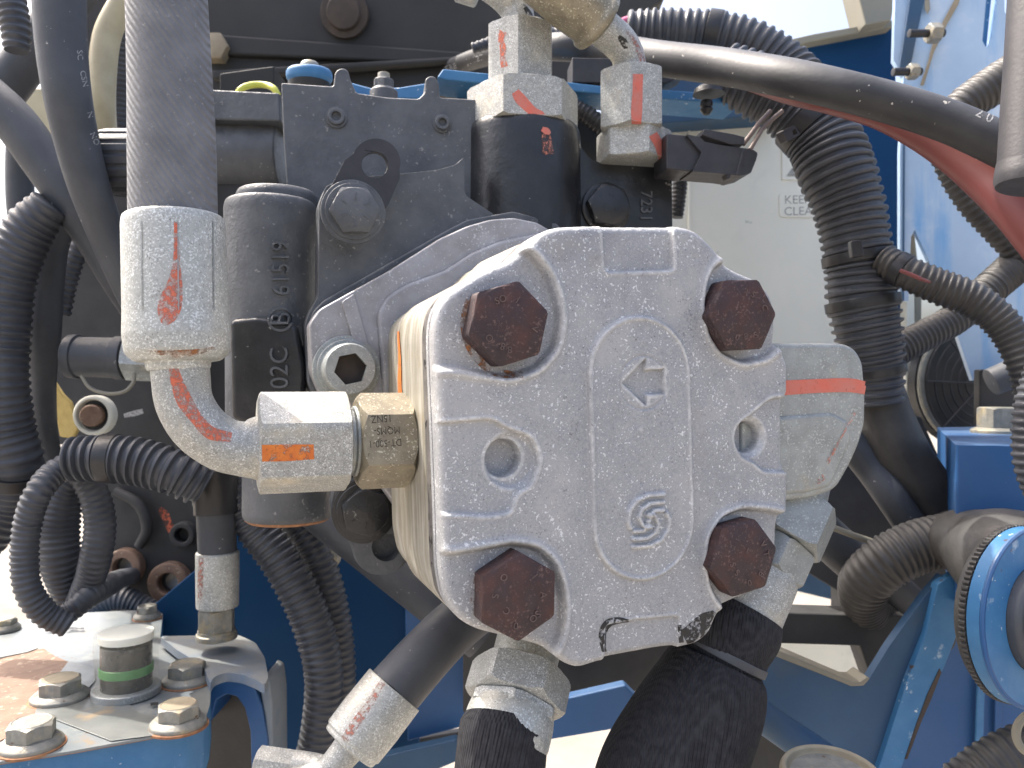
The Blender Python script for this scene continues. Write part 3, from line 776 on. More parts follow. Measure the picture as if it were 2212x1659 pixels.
# left upright fitting
fit = thing('upright_pipe_fitting', 'tall zinc pipe fitting of two stacked hex nuts with red paint, above the black column', 'pipe fitting', P(1128, 280, .442))
dd = .441
lo, lomb, O1, h1, r1 = vnut(fit, 'lower_nut', 1130, 242, 285, 199, dd, -21, M['zinc'], lim=.95)
upn, upmb, O2, h2, r2 = vnut(fit, 'upper_nut', 1125, 138, 199, 62, dd, -3, M['zinc'], lim=.95)
ep2 = hose([(1122, 70, dd, 36), (1120, 45, dd, 35), (1112, 15, dd, 36), (1085, -15, dd - .002, 36), (1050, -40, dd - .004, 36)], .0015, 40)
e2 = part(fit, 'bent_pipe', ep2, M['zinc'])
part(fit, 'collar', lathe(P(1105, -2, dd), (-.8, 0, .25), rprof([(.019, .002), (.019, .010), (.030, .010)], .001)), M['zinc'])
tlo, tup, te2 = bvh(lomb), bvh(upmb), bvh(ep2)
part(lo, 'paint_mark', strip(tlo, [(1113, 198, 9), (1125, 215, 12), (1150, 240, 10), (1168, 252, 11), (1176, 264, 6)], 10, n=30, m=6), M['marks'], flat=True)
part(upn, 'paint_mark', strip(tup, [(1088, 68, 10), (1082, 85, 6), (1087, 105, 7), (1086, 125, 6), (1090, 145, 8)], 8, n=40, m=6), M['mark'], flat=True)
part(e2, 'paint_mark', strip(te2, [(1128, 8, 3), (1143, 30, 6), (1150, 54, 7)], 5, n=20), M['ink'], flat=True)
# right upright fitting + diagonal hose ferrule
ft2 = thing('elbow_hose_fitting', 'zinc elbow fitting with vertical red stripe and a diagonal crimped sleeve above', 'pipe fitting', P(1368, 352, .442))
lo2, lo2mb, _, _, _ = vnut(ft2, 'lower_nut', 1368.5, 157, 353, 287, .442, 13, M['zinc'], lim=.95)
up2, up2mb, Ou, hu, ru = vnut(ft2, 'upper_nut', 1364.5, 140, 286, 158, .436, -11, M['zinc'], lim=.95)
part(ft2, 'neck', lathe(P(1364, 292, .439), (0, 0, 1), [(0, 55 * K * .439), (.004, 55 * K * .439)]), M['zincd'])
ep3 = hose([(1362, 165, .436, 37), (1360, 140, .436, 35), (1352, 112, .434, 36), (1334, 88, .431, 38), (1308, 66, .427, 39), (1285, 48, .423, 40), (1265, 34, .420, 40)], .0015, 40)
e3 = part(ft2, 'bent_pipe', ep3, M['zinc'])
p0, dr, ln = seg_axis((1303, 60, .426), (1150, -80, .405))
k3 = K * .420
fr3 = lathe(p0, dr, rprof([(0, 38 * k3), (.0008, 42 * k3), (.003, 66 * k3), (.006, 68 * k3), (.008, 62 * k3), (.010, 61 * k3), (.022, 66 * k3), (ln, 68 * k3)], .001), 64)
f3 = part(ft2, 'ferrule', fr3, M['zincy'])
tu2, tl2, te3 = bvh(up2mb), bvh(lo2mb), bvh(ep3)
part(up2, 'paint_mark', strip(tu2, [(1378, 160, 11), (1377, 200, 11), (1375, 240, 12), (1375, 268, 10)], 11, n=40, m=6), M['marks'], flat=True)
part(lo2, 'paint_mark', strip(tl2, [(1410, 290, 10), (1424, 315, 10), (1436, 350, 10)], 10, n=30, m=6), M['marks'], flat=True)
part(e3, 'paint_mark', strip(te3, [(1352, 66, 3), (1370, 90, 5), (1385, 122, 6), (1390, 148, 4)], 5, n=20), M['markf'], flat=True)
part(e3, 'paint_mark', strip(te3, [(1336, 78, 4), (1348, 92, 8), (1352, 105, 4)], 5, n=20), M['ink'], flat=True)
# red blob on the column
colb = lathe(colax, (0, 0, 1), [(0, rr), (hc * .470, rr * .995), (hc - .004, rr * .985)], 72)
tcol = bvh(colb)
part(man, 'paint_mark', strip(tcol, [(1179, 283, 8), (1180, 300, 10), (1184, 334, 12)], 10, n=20, off=.0004), M['markf'], flat=True)
part(man, 'paint_mark', strip(tcol, [(1170, 279, 5), (1180, 284, 7), (1187, 290, 3)], 5, n=12, off=.0006), M['marks'], flat=True)

# ------------------------------------------------------------------ lifting eye strip with its bolt
eyef = facing(.372, YAW, 0, 760, 455)
eye = thing('lifting_strip', 'black eye strip held by a round washer and six line bolt', 'bracket', P(760, 455, .372))
outl = circ((812, 352), 53, 16, -160, 15) + [(864, 385), (840, 440), (800, 500)] + circ((757, 455), 62, 14, 35, 210) + [(712, 410), (745, 345)]
stripmb = pxprism(eyef, outl, 4 * mm, 6 * mm, 1 * mm, holes=[circ((810, 356), 29, 20)])
part(eye, 'strip', stripmb, M['plastic'], bevel=.0008)
def starbolt(parent, u, v, w, rpx, rot, fr_, d, m, marks=6, hh=.0065, wash=1.27):
    a, b = fr_.px(u, v, w + hh); O = fr_.pt(a, b, w); r = rpx * K * d
    part(parent, 'washer', lathe(O, fr_.N, rprof([(-.001, r * wash), (.0012, r * wash), (.0012, r * 1.12), (.0024, r * 1.12), (.0024, 0)], .0004)), m)
    D, e, f = perp(fr_.N); base = math.degrees(math.atan2(e.dot(fr_.Y), e.dot(fr_.X))); hand = 1 if (e.dot(fr_.X) * f.dot(fr_.Y) - e.dot(fr_.Y) * f.dot(fr_.X)) > 0 else -1
    b_ = part(parent, 'bolt', hexnut(O, fr_.N, .002, hh, r, (rot - base) * hand, ch0=False, lim=.94), m, sharp=40)
    F3 = Frame(fr_.pt(a, b, w), fr_.X, fr_.Y); tm = MB()
    for k in range(marks):
        t = R(k * 360 / marks + 88); c, s = math.cos(t), math.sin(t)
        q = [(c * r * .36 - s * .0003, s * r * .36 + c * .0003), (c * r * .66 - s * .0003, s * r * .66 + c * .0003), (c * r * .66 + s * .0003, s * r * .66 - c * .0003), (c * r * .36 + s * .0003, s * r * .36 - c * .0003)]
        prism(F3, q, hh - .0004, hh + .00035, tm)
    part(b_, 'stamped_mark', tm, m, flat=True)
starbolt(eye, 768, 452, 6 * mm, 54, 63, eyef, .37, M['blackd'])
# lower strip below the brass nut
FP2 = FP
eye2 = thing('lower_bracket', 'dark slotted bracket ear under the brass coloured nut with six line bolt', 'bracket', P(800, 1120, .40))
l2 = circ((786, 1105), 66, 10, 150, 250)
l2 = [(716, 1090), (722, 1060), (745, 1040), (900, 1020), (890, 1100), (884, 1160), (880, 1200), (862, 1228), (836, 1242), (800, 1240), (775, 1222), (758, 1170), (728, 1130)]
frl = facing(.385, YAW, 0, 800, 1120)
part(eye2, 'strip', pxprism(frl, l2, 10 * mm, 0, 2 * mm, holes=[circ((834, 1182), 31, 20)]), M['blackd'], bevel=.001)
starbolt(eye2, 792, 1108, 0, 55, 40, frl, .383, M['black'])
part(eye2, 'boss', lathe(frl.pt(*frl.px(834, 1186, -12 * mm), -12 * mm), frl.N, rprof([(-.004, .0115), (.004, .0115), (.004, .0)], .001)), M['blackd'])

# ------------------------------------------------------------------ inlet side: forged elbow on the right, nut, braided sleeve hose
inl = thing('suction_hose', 'wide black braided hose leaving a forged zinc elbow at the right of the pump', 'hose', P(1740, 900, .375))
F4 = facing(.345, 14, 0, 1760, 900)
el_px = [(1620, 741), (1822, 741), (1850, 753), (1866, 782), (1872, 850), (1871, 915), (1858, 960), (1838, 1005), (1812, 1050), (1797, 1062), (1745, 1078), (1690, 1083), (1620, 1083)]
elm = pxprism(F4, el_px, 42 * mm, 0, 3 * mm)
# bulge: chamfer the front edges strongly
elo = part(inl, 'forged_elbow', elm, M['zincd'], bevel=.0075, segs=5, sharp=30)
part(elo, 'forging_pad', pxprism(F4, [(1600, 905), (1800, 890), (1838, 912), (1842, 950), (1796, 1052), (1745, 1066), (1600, 1074)], 4 * mm, 1.2 * mm, 3 * mm), M['zincd'], bevel=.0028, segs=4)
tel4 = bvh(elm)
part(elo, 'paint_mark', strip(tel4, [(1690, 838, 16), (1760, 834, 15), (1830, 832, 15), (1869, 838, 14)], 15, n=40, m=6, off=.0003), M['marks'], flat=True)
part(elo, 'paint_mark', strip(tel4, [(1842, 890, 4), (1815, 940, 2), (1782, 1000, 4)], 3, n=20, off=.0016), M['markf'], flat=True)
part(elo, 'paint_mark', strip(tel4, [(1776, 1028, 6), (1758, 1045, 4)], 3, n=10, off=.0016), M['markf'], flat=True)
A0 = P(1716, 1070, .372); A1 = P(1590, 1345, .352); ax = (A1 - A0).normalized(); Lx = (A1 - A0).length; ke = K * .365
part(inl, 'seal_ring', lathe(A0 - ax * .004, ax, rprof([(-.006, 62 * ke), (.004, 70 * ke), (.006, 70 * ke)], .001)), M['zincd'])
nn = hexnut(A0, ax, .0015, .024, 108 * ke, -25, lim=.93); part(inl, 'swivel_nut', nn, M['zincd'])
part(inl, 'sleeve_nut', hexnut(A0, ax, .024, .040, 92 * ke, 5, lim=.93), M['zincd'])
part(inl, 'ferrule', lathe(A0, ax, rprof([(.036, 78 * ke), (.042, 84 * ke), (Lx - .004, 86 * ke), (Lx + .003, 82 * ke)], .001)), M['zinc'])
sl = hose([(1604, 1316, .3535, 90), (1590, 1345, .352, 100), (1572, 1380, .350, 99), (1560, 1412, .349, 94), (1555, 1425, .349, 93), (1548, 1442, .348, 108), (1524, 1510, .344, 128), (1480, 1600, .340, 142), (1438, 1690, .336, 150), (1405, 1800, .332, 145)], .003, 56, .004)
part(inl, 'braided_sleeve', sl, M['braid'])
A2 = P(1566, 1402, .3495); part(inl, 'tie_band', lathe(A2, (P(1552, 1432, .3487) - A2).normalized(), rprof([(-.0002, 97 * K * .349), (.0, 98 * K * .349), (.0035, 98 * K * .349), (.0037, 95 * K * .349)], .0004)), M['rubber'])

# ------------------------------------------------------------------ lower fitting under the pump's left corner
lf = thing('lower_sleeved_hose', 'black sleeved hose on a zinc hex fitting below the left corner of the pump', 'hose', P(1110, 1450, .33))
B0 = P(1140, 1400, .345); B1 = P(1090, 1600, .318); bx = (B1 - B0).normalized(); kb = K * .335
part(lf, 'stub', lathe(B0, bx, rprof([(-.02, 76 * kb), (.010, 72 * kb), (.0155, 70 * kb), (.0165, 60 * kb)], .001)), M['ferrule'])
part(lf, 'hex_nut', hexnut(B0, bx, .010, .025, 112 * kb, -18, lim=.92), M['zinc'])
part(lf, 'sleeve_nut', hexnut(B0, bx, .025, .031, 98 * kb, 8, lim=.94), M['zinc'])
part(lf, 'ferrule', lathe(B0, bx, rprof([(.028, 90 * kb), (.032, 93 * kb), (.040, 92 * kb), (.044, 84 * kb)], .001)), M['ferrule'])
part(lf, 'braided_sleeve', hose([(1094, 1560, .322, 92), (1090, 1580, .320, 99), (1086, 1600, .319, 97), (1080, 1660, .316, 98), (1075, 1760, .312, 98)], .003, 48, .006), M['braid'])

# oblique hose with ferrule
ob = thing('oblique_hose', 'black hose slanting from behind the pump to a red striped zinc sleeve', 'hose', P(800, 1550, .37))
om = hose([(1160, 1220, .44, 46), (1070, 1285, .425, 52), (985, 1350, .41, 56), (920, 1415, .395, 59), (862, 1480, .385, 62), (845, 1500, .382, 62)], .003, 44)
part(ob, 'rubber_hose', om, M['rubber'])
C0 = P(852, 1489, .384); C1 = P(748, 1622, .372); cx = (C1 - C0).normalized(); Lc = (C1 - C0).length; kc = K * .378
fm = lathe(C0, cx, rprof([(0, 66 * kc), (0, 71 * kc), (Lc * .5, 72 * kc), (Lc * .86, 70 * kc), (Lc * .88, 66 * kc), (Lc * .95, 65 * kc), (Lc * .97, 42 * kc)], .0012), 64)
fo = part(ob, 'ferrule', fm, M['ferrule'])
part(ob, 'end_pipe', hose([(760, 1606, .374, 36), (735, 1638, .372, 33), (700, 1672, .37, 32), (640, 1690, .37, 32)], .003, 32), M['zinc'])
part(fo, 'paint_mark', strip(bvh(fm), [(826, 1474, 7), (800, 1518, 8), (770, 1560, 10), (742, 1600, 8)], 8, n=40, m=6), M['markf'], flat=True)
en = thing('pipe_nut', 'zinc hex nut with red smear at the bottom edge of the photo', 'nut', P(605, 1640, .38))
ex_ = part(en, 'nut', hexnut(P(555, 1650, .385), (1, -.05, -.12), 0, .022, 40 * K * .38, 20, lim=.94), M['zinc'])
part(en, 'pipe', hose([(640, 1648, .381, 26), (700, 1662, .376, 27), (760, 1700, .372, 28)], .003, 28), M['zinc'])

# vertical hose with ferrule and nut above the arch bracket
vh = thing('small_upright_hose', 'short black hose going down into an upright crimped sleeve and nut', 'hose', P(470, 1300, .47))
dv = .47; kv = K * dv
part(vh, 'rubber_hose', hose([(465, 1020, dv, 42), (467, 1100, dv, 41), (470, 1200, dv, 40)], .004, 40), M['rubber'])
vf = lathe(P(470, 1312, dv), (0, 0, 1), rprof([(0, 36 * kv), (.0005, 44 * kv), (.02, 45 * kv), ((1312 - 1192) * kv, 45 * kv), ((1312 - 1190) * kv, 36 * kv)], .0008), 48)
vfo = part(vh, 'ferrule', vf, M['ferrule'])
part(vh, 'nut', hexnut(P(468, 1362, dv), (0, 0, 1), 0, 50 * kv, 40 * kv, 12, lim=.95), M['boltz'])
part(vh, 'collar', lathe(P(468, 1378, dv), (0, 0, 1), rprof([(0, 43 * kv), (10 * kv, 43 * kv), (12 * kv, 39 * kv), (18 * kv, 39 * kv)], .0005)), M['boltz'])
part(vh, 'tape_wrap', hose([(464, 1015, dv, 48), (466, 1060, dv, 47), (468, 1108, dv, 46)], .003, 36, .02), M['tape'])
part(vfo, 'paint_mark', strip(bvh(vf), [(435, 1205, 5), (433, 1250, 6), (432, 1300, 4)], 5, n=30), M['markf'], flat=True)
# ================================================================== behind and above the pump
def plate(name, label, cat, px, d, thick, m, yaw=0, pitch=0, w=0, rnd=0.0, bevel=.0012, holes=(), uv=None, group=None):
    fr = facing(d, yaw, pitch, *(uv or px[0]))
    return solo(name, label, cat, pxprism(fr, px, thick, w, rnd, holes), m, bevel=bevel, group=group)

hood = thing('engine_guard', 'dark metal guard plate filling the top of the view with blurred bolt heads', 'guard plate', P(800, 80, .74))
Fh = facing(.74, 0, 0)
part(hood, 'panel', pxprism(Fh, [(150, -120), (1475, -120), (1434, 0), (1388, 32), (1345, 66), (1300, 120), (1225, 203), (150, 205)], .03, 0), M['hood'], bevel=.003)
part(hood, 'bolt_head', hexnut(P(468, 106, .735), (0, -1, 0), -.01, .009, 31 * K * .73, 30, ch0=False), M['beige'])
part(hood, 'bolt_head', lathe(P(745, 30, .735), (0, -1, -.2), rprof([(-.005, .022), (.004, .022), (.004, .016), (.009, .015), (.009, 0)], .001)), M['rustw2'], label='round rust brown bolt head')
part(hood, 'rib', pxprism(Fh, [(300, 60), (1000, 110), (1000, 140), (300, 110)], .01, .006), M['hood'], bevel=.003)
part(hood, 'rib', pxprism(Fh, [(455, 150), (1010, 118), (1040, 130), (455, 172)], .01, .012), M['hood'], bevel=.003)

# heavy cable
cab = thing('battery_cable', 'thick black cable printed 2/0 arching over the white tank to the right', 'cable', P(1500, 130, .42))
cmb = hose([(790, 215, .98, 13), (870, 186, .90, 14.5), (960, 152, .76, 18), (1060, 118, .65, 22), (1180, 102, .54, 28), (1300, 106, .52, 33), (1430, 127, .48, 36.5), (1560, 144, .45, 39), (1700, 168, .41, 41), (1820, 195, .392, 42), (1940, 227, .385, 43), (2050, 263, .378, 44), (2130, 298, .372, 45), (2230, 348, .366, 46), (2330, 400, .36, 47)], .004, 40)
co_ = part(cab, 'jacket', cmb, M['cable'])
tc_ = bvh(cmb)
for s, u, v, z, r_ in (("2/0", 899, 174, 15, -21), ("GA", 934, 160, 16, -20), ("SAE", 974, 146, 17, -19), ("J1127", 1026, 129, 18, -17), ("2/0", 2127, 249, 33, 27)):
    part(co_, 'printed_text', textwrap(tc_, s, u, v, z, r_, .95, jump=.03), M['print'], flat=True)
solo('red_cable', 'dull red cable sagging underneath the thick black cable at right', 'cable',
     hose([(1600, 178, .50, 12), (1700, 203, .455, 20), (1800, 220, .43, 27), (1900, 243, .42, 34), (1990, 283, .41, 40), (2070, 332, .40, 46), (2140, 390, .39, 50), (2200, 450, .38, 52), (2290, 560, .37, 54)], .005, 36), M['red'])
solo('cable_block', 'small black block tucked under the thick cable beside the elbow fitting', 'block', pxprism(facing(.50, 5, 0, 1240, 130), [(1236, 124), (1480, 128), (1482, 160), (1440, 180), (1236, 178)], .02, 0, .001), M['plastic'], bevel=.001)
# blue bar with clip
bar = thing('blue_flat_bar', 'worn blue flat bar running behind the upright zinc fittings', 'bar', P(1300, 190, .5))
Fb = facing(.50, 6, 0, 1300, 190)
part(bar, 'bar', pxprism(Fb, [(944, 167), (957, 148), (1054, 158), (1194, 173), (1294, 184), (1437, 193), (1596, 206), (1604, 214), (1600, 226), (1437, 214), (1294, 203), (1194, 193), (1054, 181), (967, 173)], .03, 0), M['bluew'], bevel=.001)
part(bar, 'clip_dome', lathe(P(1531, 204, .49), (0, 0, 1), [(0, 34 * K * .49), (.003, 31 * K * .49), (.005, 22 * K * .49), (.0062, 8 * K * .49), (.0064, 0)], 32), M['tape'])
part(bar, 'clip_stem', lathe(P(1526, 218, .492), (0, 0, -1), rprof([(0, .0035), (.003, .0040), (.004, .0030), (.0055, .0042), (.007, .0030), (.0085, .002), (.009, 0)], .0004), 24), M['tape'])
plate('blue_beam', 'blue beam behind the flat bar just above the white tank', 'beam', [(1415, 150), (1520, 150), (1700, 200), (1700, 246), (1560, 256), (1415, 268)], .63, .03, M['blued'])
# white tank
tank = thing('white_tank', 'off white plastic tank with stamped warning marks behind the corrugated hose', 'tank', P(1600, 500, .66))
Ft = facing(.66, 4, 0, 1600, 500)
tkm = pxprism(Ft, [(1400, 262), (1560, 254), (1830, 244), (1830, 860), (1400, 860)], .12, 0, .004)
tko = part(tank, 'shell', tkm, M['tank'], bevel=.006, segs=4)
tt = bvh(tkm)
part(tank, 'edge_seam', pxprism(Ft, [(1487, 262), (1492, 262), (1494, 860), (1488, 860)], .004, .0025), M['tank'], bevel=.001)
def frame_strip(t, pts, h, **kw): return strip(t, pts, h, n=max(8, 10 * len(pts)), m=2, **kw)
part(tko, 'stamped_frame', prism(Ft, [Ft.px(*q) for q in [(1688, 272), (1694, 272), (1694, 384), (1780, 386), (1780, 391), (1688, 389)]], -.001, .0012), M['tank'], bevel=.0004)
part(tko, 'stamped_triangle', prism(Ft, [Ft.px(*q) for q in [(1700, 380), (1760, 290), (1775, 290), (1775, 300), (1764, 300), (1714, 374), (1775, 376), (1775, 381)]], -.001, .0009), M['pprint'], bevel=.0003)
part(tko, 'stamped_panel', pxprism(Ft, [(1683, 418), (1790, 416), (1790, 470), (1684, 469)], .003, .0009, .003), M['tank'], bevel=.0004)
stp = pxprism(Ft, [(1683, 418), (1790, 416), (1790, 470), (1684, 469)], .003, .0009)
part(tko, 'stamped_text', textwrap(bvh(stp), "KEEP", 1722, 432, 26, -1, 1.0), M['pprint'], flat=True)
part(tko, 'stamped_text', textwrap(bvh(stp), "CLEA", 1724, 457, 26, -1, 1.0), M['pprint'], flat=True)
solo('short_loom', 'short dark ribbed loom hanging between the black casting and the white tank', 'conduit', conduit([(1470, 340, .56, 17), (1468, 400, .56, 17), (1462, 470, .56, 14)], .003, .1, 24), M['tape'])
plate('dark_backplate', 'dark plate seen between the two upright fittings', 'plate', [(985, 205), (1222, 205), (1262, 232), (1300, 262), (1300, 380), (985, 380)], .52, .02, M['darkmetal'])
solo('dark_loom', 'dark ribbed loom crossing behind the upright fittings', 'conduit', conduit([(1180, 205, .50, 18), (1250, 238, .50, 20), (1310, 280, .50, 22), (1380, 330, .50, 24)], .003, .1, 24), M['tape'])
solo('upper_loom', 'ribbed black loom peeping over the thick cable beside the left upright fitting', 'conduit', conduit([(1020, 105, .60, 12), (1080, 88, .60, 14), (1160, 80, .60, 16), (1240, 70, .60, 18), (1320, 62, .6, 20)], .004, .12, 24), M['loom'])

# electrical connector
cn = thing('electrical_plug', 'black electrical plug lying across the top of the white tank', 'plug', P(1540, 330, .42))
Fc = facing(.425, 8, 0, 1540, 330)
part(cn, 'socket_body', pxprism(Fc, [(1440, 288), (1480, 292), (1514, 300), (1520, 316), (1512, 366), (1488, 370), (1440, 364)], .022, 0, .001), M['plastic'], bevel=.0015, segs=3)
part(cn, 'plug_body', pxprism(Fc, [(1482, 290), (1512, 296), (1522, 306), (1560, 314), (1592, 318), (1625, 322), (1637, 330), (1634, 344), (1622, 374), (1598, 380), (1570, 376), (1496, 370), (1516, 330)], .020, .0025, .001), M['plastic'], bevel=.0015, segs=3)
part(cn, 'latch', pxprism(Fc, [(1520, 279), (1528, 279), (1588, 290), (1610, 296), (1608, 312), (1580, 312), (1536, 298), (1518, 291)], .010, .0035, .0005), M['plastic'], bevel=.001)
part(cn, 'end_seal', pxprism(Fc, [(1604, 322), (1612, 322), (1600, 380), (1590, 378)], .022, .0032), M['plastic'], bevel=.0006)
part(cn, 'locking_tooth', pxprism(Fc, [(1566, 372), (1582, 374), (1576, 386), (1572, 386)], .006, .002), M['plastic'], bevel=.0005)
part(cn, 'wire', hose([(1605, 312, .428, 5), (1622, 290, .43, 5), (1640, 266, .435, 5), (1664, 240, .44, 5)], .003, 12), M['brown'])
part(cn, 'wire', hose([(1620, 324, .426, 5), (1636, 296, .43, 5), (1652, 272, .436, 5), (1690, 240, .44, 5)], .003, 12), M['brown'])

# big corrugated conduits
def conduit_thing(name, label, pts, pitch, depth, m, ties=(), seg=40, duty=.62, extra=None, group=None):
    t = thing(name, label, 'conduit', P(*pts[0][:3]), group)
    part(t, 'corrugated_tube', conduit(pts, pitch, depth, seg, duty), m, sharp=60)
    a, s = path(pts, .001)
    for (u, v, wd) in ties:
        q = [(((x - P(u, v, y).x) ** 2 + (z - P(u, v, y).z) ** 2), i) for i, (x, y, z, r) in enumerate(a)]
        i = min(q)[1]; i = min(max(i, 4), len(a) - 5); c = Vector(a[i, :3]); dd = (Vector(a[i + 3, :3]) - Vector(a[i - 3, :3])).normalized(); r = a[i, 3]
        tb_ = part(t, 'tie_strap', lathe(c, dd, rprof([(-wd / 2, r * 1.0), (-wd / 2, r * 1.035), (wd / 2, r * 1.035), (wd / 2, r * 1.0)], .0003), 40), M['tape'])
    return t
ct = conduit_thing('corrugated_hose', 'thick corrugated grey hose arching over the thick cable against the sky',
    [(1352, 60, .56, 36), (1400, 66, .56, 45), (1480, 68, .555, 47), (1560, 78, .55, 50), (1630, 100, .545, 52), (1700, 150, .54, 56), (1750, 215, .53, 62), (1790, 300, .52, 70)], .0058, .12, M['loom'], [(1540, 75, .009)])
part(ct, 'sleeve_end', hose([(1345, 48, .56, 9), (1368, 41, .56, 9), (1395, 36, .56, 7)], .003, 20, .03), M['pink'])
ct2 = conduit_thing('corrugated_hose', 'widest corrugated hose bending down in front of the white tank, strapped with black ties',
    [(1560, 150, .51, 58), (1625, 182, .505, 68), (1712, 232, .50, 72), (1776, 300, .495, 78), (1808, 375, .49, 80), (1834, 450, .488, 75), (1848, 520, .487, 73), (1857, 580, .487, 73), (1862, 645, .487, 75), (1876, 720, .487, 72), (1892, 800, .488, 60), (1900, 870, .49, 50)], .0052, .105, M['loom'], [(1728, 285, .010), (1842, 560, .006), (1858, 655, .006), (1890, 800, .005)])
fq = facing(.445, 20, 0, 1705, 292)
bk = part(ct2, 'strap_buckle', pxprism(fq, [(1690, 282), (1716, 270), (1729, 290), (1702, 306)], .006, 0, .001, holes=[[(1711, 281), (1719, 278), (1723, 288), (1714, 292)]]), M['plastic'], bevel=.0006)
part(ct2, 'strap_buckle', pxprism(facing(.447, 0, 0, 1842, 560), [(1838, 520), (1862, 518), (1868, 552), (1842, 556)], .005, 0, .001), M['tape'], bevel=.0008)
# branch hoses at right
conduit_thing('branch_hose', 'corrugated branch hose with a red wire showing, sweeping down to the right edge',
    [(1905, 560, .47, 34), (1960, 590, .46, 37), (2030, 620, .455, 39), (2105, 650, .45, 39), (2170, 705, .445, 38), (2215, 790, .44, 37), (2240, 900, .44, 36)], .0038, .09, M['loomb'], [(1945, 585, .006)])
solo('red_wire', 'thin red wire peeping out of the split corrugated branch hose', 'wire', hose([(1944, 584, .441, 4), (1965, 592, .4395, 4.5), (1990, 603, .4385, 4), (2008, 609, .441, 3)], .003, 16), M['red'])
conduit_thing('branch_hose', 'corrugated branch hose rising to the right behind the other branch hose',
    [(1890, 800, .50, 36), (1930, 762, .505, 35), (1990, 728, .51, 34), (2060, 690, .515, 34), (2130, 630, .52, 36), (2200, 570, .525, 38), (2290, 500, .53, 38)], .0036, .08, M['loomb'])
conduit_thing('looped_hose', 'muddy corrugated hose looping in front of the bleached blue door at right',
    [(2290, 90, .52, 42), (2200, 150, .52, 43), (2130, 195, .52, 42), (2070, 240, .52, 38), (2042, 300, .52, 34), (2055, 360, .52, 33), (2100, 430, .52, 35), (2160, 495, .52, 36), (2225, 560, .52, 38), (2290, 640, .52, 38)], .0045, .10, M['loomb'])
conduit_thing('ribbed_hose', 'light grey ribbed hose entering at the right edge above the blue ring',
    [(2260, 800, .38, 42), (2235, 870, .38, 40), (2226, 940, .38, 38), (2232, 1010, .38, 38), (2260, 1080, .38, 38)], .0036, .12, M['loom'])
solo('dark_hose', 'smooth dark hose continuing below the widest corrugated hose', 'hose', hose([(1895, 840, .50, 52), (1910, 900, .50, 58), (1935, 970, .50, 64), (1985, 1050, .50, 64), (2050, 1130, .50, 60), (2110, 1200, .50, 60)], .005, 36, .01), M['loomb'])
solo('dark_hose', 'slimmer dark hose slanting down behind the zinc elbow', 'hose', hose([(1830, 950, .50, 34), (1880, 1010, .50, 34), (1930, 1080, .49, 34), (1990, 1170, .49, 34)], .005, 28), M['rubber'])
solo('dark_hose', 'black hose slanting under the zinc elbow towards the corrugated elbow hose', 'hose', hose([(1700, 1080, .50, 46), (1780, 1155, .50, 46), (1860, 1225, .50, 46), (1940, 1290, .50, 46), (2000, 1350, .5, 46)], .005, 28), M['rubber'])
solo('brown_rod', 'thin brown rod crossing the dark gap right of the pump', 'rod', hose([(1770, 1128, .47, 7), (1840, 1155, .47, 7), (1910, 1180, .47, 7), (1960, 1205, .47, 7)], .004, 16), M['tan'])
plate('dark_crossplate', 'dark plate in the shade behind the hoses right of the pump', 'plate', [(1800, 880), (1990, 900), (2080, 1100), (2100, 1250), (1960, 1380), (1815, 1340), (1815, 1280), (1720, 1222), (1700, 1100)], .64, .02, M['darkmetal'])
plate('dark_bar', 'black bar and painted bracket shade above the white triangle opening', 'bar', [(1600, 1320), (1840, 1328), (1960, 1330), (1930, 1400), (1885, 1475), (1858, 1396), (1600, 1388)], .47, .02, M['darkmetal'])  # right end is dark sheet for the blue bracket's shaded part
plate('inner_blue_plate', 'dusty blue plate glimpsed in the small gap right of the lower rusty bolt', 'plate', [(1690, 1200), (1730, 1222), (1815, 1268), (1815, 1300), (1700, 1272)], .8, .01, M['blued'])
plate('grey_panel', 'pale grey panel seen through the triangular opening of the blue bracket', 'panel', [(1600, 1370), (1900, 1370), (1900, 1500), (1600, 1500)], .82, .01, M['tank'])

# pale blue door with frame, blue wall, tan post
plate('blue_frame_plate', 'deep blue frame plate with dusty top edge between corrugated hose and door', 'frame plate', [(1660, 100), (1760, 80), (1932, 50), (1936, 180), (1950, 300), (1950, 720), (1660, 720)], .74, .02, M['deep'])
plate('angle_iron', 'brown dusty angle edge along the top of the deep blue frame plate', 'edge strip', [(1680, 90), (1760, 72), (1932, 42), (1932, 56), (1760, 88), (1680, 106)], .725, .03, M['tan'])
plate('tan_post', 'tan coloured post at the top of the frame against the sky', 'post', [(1842, -60), (1870, 54), (1926, 43), (1942, -60)], .71, .03, M['tan'])
door = thing('bleached_door', 'sun bleached pale blue door panel with slots, streaks and a rusty seam', 'door', P(2050, 300, .62))
Fd = facing(.62, -8, 0, 2050, 300)
dpx = [(1936, -80), (1930, 130), (1952, 165), (1944, 330), (1944, 650), (1962, 650), (1968, 512), (1976, 496), (2003, 555), (2050, 670), (2101, 822), (2380, 822), (2380, -80)]
part(door, 'panel', pxprism(Fd, dpx, .006, 0, 0, holes=[[(2136, -60), (2122, 88), (2130, 103), (2141, 90), (2164, -60)], [(2169, -60), (2170, 26), (2177, 34), (2184, 26), (2188, -60)]]), M['pale'])
part(door, 'crease_shade', pxprism(Fd, [(1978, -80), (2012, -80), (1966, 150), (1942, 150)], .001, .0035, .001), M['blued'], bevel=.002, segs=4)  # crease shading and its dark reflection painted as a blue strip, no real brace
part(door, 'rusty_seam', pxprism(Fd, [(2078, -30), (2084, -30), (2070, 10), (2046, 52), (2028, 92), (2018, 112), (1996, 184), (1988, 184), (2006, 130), (2014, 96), (2040, 40)], .001, .0022), M['beige'], bevel=.0006)
